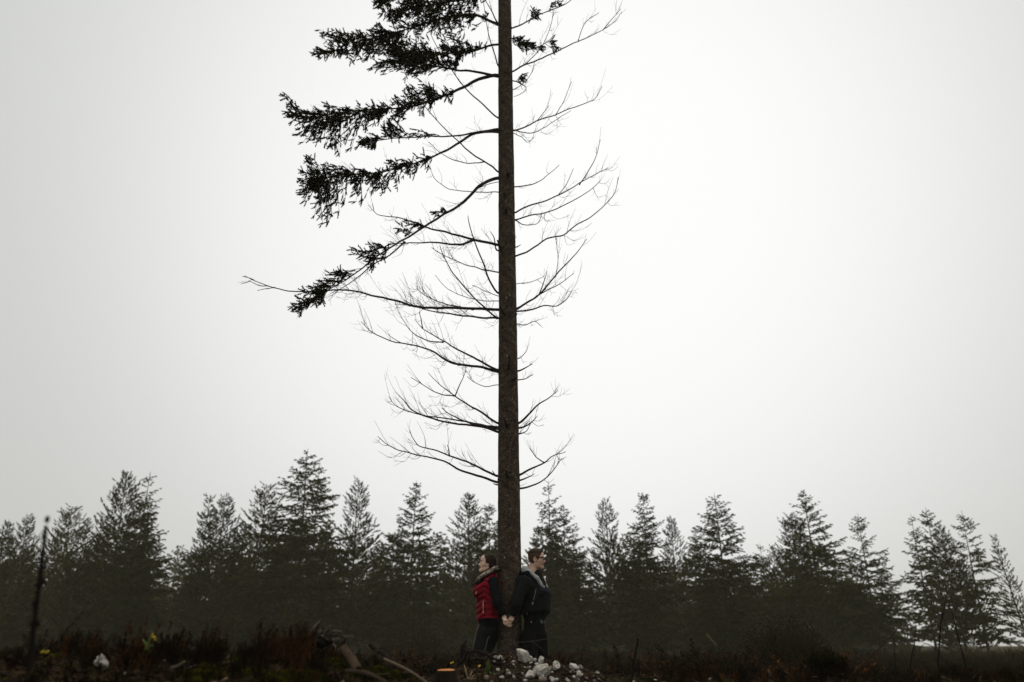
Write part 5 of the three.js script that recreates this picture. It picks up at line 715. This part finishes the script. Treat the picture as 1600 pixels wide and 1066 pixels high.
stick('sapling', 'bare forked sapling left of the tallest one, bent at mid height', 'sapling', [[1420, 1068, 3.0], [1424, 1030, 3.0], [1428, 1010, 3.0], [1432, 985, 3.0]], 0.006, 0.0025, darkWood, null, [[[1424, 1030, 3.0], [1436, 1015, 3.0], [1446, 1006, 3.0], [1458, 1010, 3.0]]]); stick('sapling', 'thin straight sapling, leftmost of the bare saplings at the far right', 'sapling', [[1400, 1068, 3.0], [1399, 1030, 3.0], [1396, 995, 3.0]], 0.005, 0.002, darkWood); stick('leaning_stick', 'brownish stick leaning to the right before the open layered spruce', 'stick', [[1334, 1052, 3.4], [1352, 1034, 3.4], [1375, 1012, 3.4], [1402, 984, 3.4]], 0.007, 0.003, redWood);
// small green and yellow plants
function blades(name, label, cat, base, list, mat, petals) { const T = thing(name, label, cat); for (const [dx, dy, w] of list) { const b = at(base[0], base[1], base[2]), e = at(base[0] + dx, base[1] - dy, base[2] + 0.03 * Math.sin(dx)), m = new MB(), c = catmull([b, b.clone().lerp(e, 0.55).add(V(0, 0.012, 0.01)), e], 8); const s = V(0, 0, 0).subVectors(e, b).cross(V(0.2, 0.1, 1)).normalize(); for (let k = 0; k < 8; k++) { const wa = w * Math.sin(Math.PI * Math.min(1, (k + 0.35) / 8.6)), wb = w * Math.sin(Math.PI * Math.min(1, (k + 1.35) / 9.2)); const p = [c[k].clone().addScaledVector(s, -wa), c[k].clone().addScaledVector(s, wa), c[k + 1].clone().addScaledVector(s, wb), c[k + 1].clone().addScaledVector(s, -wb)]; m.tri(p[0], p[1], p[2]); m.tri(p[0], p[2], p[3]); } part('leaf', m.geo(), mat, T); } for (const [dx, dy, s] of petals ?? []) { const p = at(base[0] + dx, base[1] - dy, base[2]); part('petal', new THREE.SphereGeometry(s, 8, 6).scale(1.2, 0.7, 0.8).rotateZ(dx * 0.7).translate(p.x, p.y, p.z), std({ color: lin(0.5, 0.33, 0.03) }), T); } return T; }
const leafMat = std({ color: lin(0.075, 0.105, 0.02), roughness: 0.5, side: THREE.DoubleSide });
blades('yellow_plant', 'small green plant with a yellow tip in the heather on the left', 'plant', [231, 1016, 5.2], [[-9, 17, 0.004], [-2, 12, 0.006], [5, 20, 0.004], [9, 6, 0.005], [4, -6, 0.004], [-6, -2, 0.004], [7, 27, 0.003]], leafMat, [[6.5, 24, 0.007], [9, 20, 0.008], [11, 16, 0.005]]);
blades('green_plant', 'narrow green plant standing in the heap left of the tilted slab', 'plant', [762, 1060, 3.5], [[1, 30, 0.012], [3, 22, 0.010], [-3, 18, 0.011], [4, 10, 0.012], [-4, 8, 0.010]], std({ color: lin(0.06, 0.09, 0.018), roughness: 0.6 }));
blades('grass_stalks', 'bleached forked grass stalks in front of the torn root stump', 'grass', [732, 1070, 3.8], [[-7, 32, 0.003], [-4, 20, 0.003], [6, 22, 0.003], [10, 15, 0.002], [-1, 12, 0.004]], std({ color: lin(0.30, 0.23, 0.13) }));
const yellowLeaf = (px, py, z, s, label) => { const p = at(px, py, z), g = new THREE.SphereGeometry(s, 10, 6).scale(1.3, 0.35, 1).rotateZ(0.5).rotateX(0.5).translate(p.x, p.y, p.z); solo('fallen_leaf', g, std({ color: lin(0.5, 0.36, 0.03) }), label, 'leaf'); };
yellowLeaf(706, 1036, 3.3, 0.011, 'bright yellow leaf just above the orange cut stump'); yellowLeaf(749, 1041, 3.4, 0.009, 'tiny yellow leaf between the torn root stump and the green plant'); yellowLeaf(66, 1019, 5.9, 0.007, 'left one of two pale yellow leaves under the tall dead stalk'); yellowLeaf(73, 1019, 5.9, 0.007, 'right one of two pale yellow leaves under the tall dead stalk');
// bushes
function bush(px, z, w, h, label, pal, seed, n) { const c = spot(px, z), r = rng(seed), T = thing('bush', label, 'bush', null, c), m = new MB(true), s = new MB(); for (let k = 0; k < n; k++) { const a = r() * 6.28, d = Math.sqrt(r()) * w, e = V(Math.cos(a) * d, h * r.in(0.25, 1) * Math.sqrt(Math.max(0.05, 1 - (d / w) ** 2 * 0.75)), Math.sin(a) * d), b = V(e.x * 0.25, 0, e.z * 0.25), l = catmull([b, b.clone().lerp(e, 0.6).add(V(0, 0.1 * h, 0)), e], 4); s.tube(l, [0.006 * h + 0.004, 0.003], 3, false); for (let q = 0; q < 14; q++) { const p = l[Math.floor(r.in(2, 5))].clone().add(V(r.n() * 0.14, r.n() * 0.12, r.n() * 0.14).multiplyScalar(w)), g = V(r.n(), r.n() * 0.8 + 0.2, r.n()).normalize().multiplyScalar(r.in(0.03, 0.06) * Math.sqrt(w) * 1.4), c0 = pal[Math.floor(r() * pal.length)], f = r.in(0.6, 1.4); m.col = c0.map((x) => x * f); m.leaf(p, p.clone().add(g), V(-g.z, r.n() * 0.02, g.x).normalize().multiplyScalar(0.014 * Math.sqrt(w) * 1.4)); } } part('stems', s.geo(), redWood, T); const f = part('foliage', m.geo(), MAT.needle, T); tag(f, null, null, null, 'stuff'); }
bush(1228, -14, 1.25, 1.55, 'broad rusty olive bush at the forest foot on the right', [[0.045, 0.034, 0.010], [0.035, 0.030, 0.011], [0.055, 0.034, 0.012], [0.030, 0.030, 0.012]], 71, 650);
bush(1290, 2.6, 0.16, 0.20, 'small dark leafy bush on the ridge below the open layered spruce', [[0.03, 0.035, 0.010], [0.05, 0.05, 0.012], [0.02, 0.015, 0.008]], 72, 120);
bush(662, -26, 1.0, 2.0, 'reddish brown bush in the dark at the forest foot left of the woman', [[0.06, 0.028, 0.014], [0.045, 0.022, 0.012]], 73, 260);
renderer.render(scene, camera);
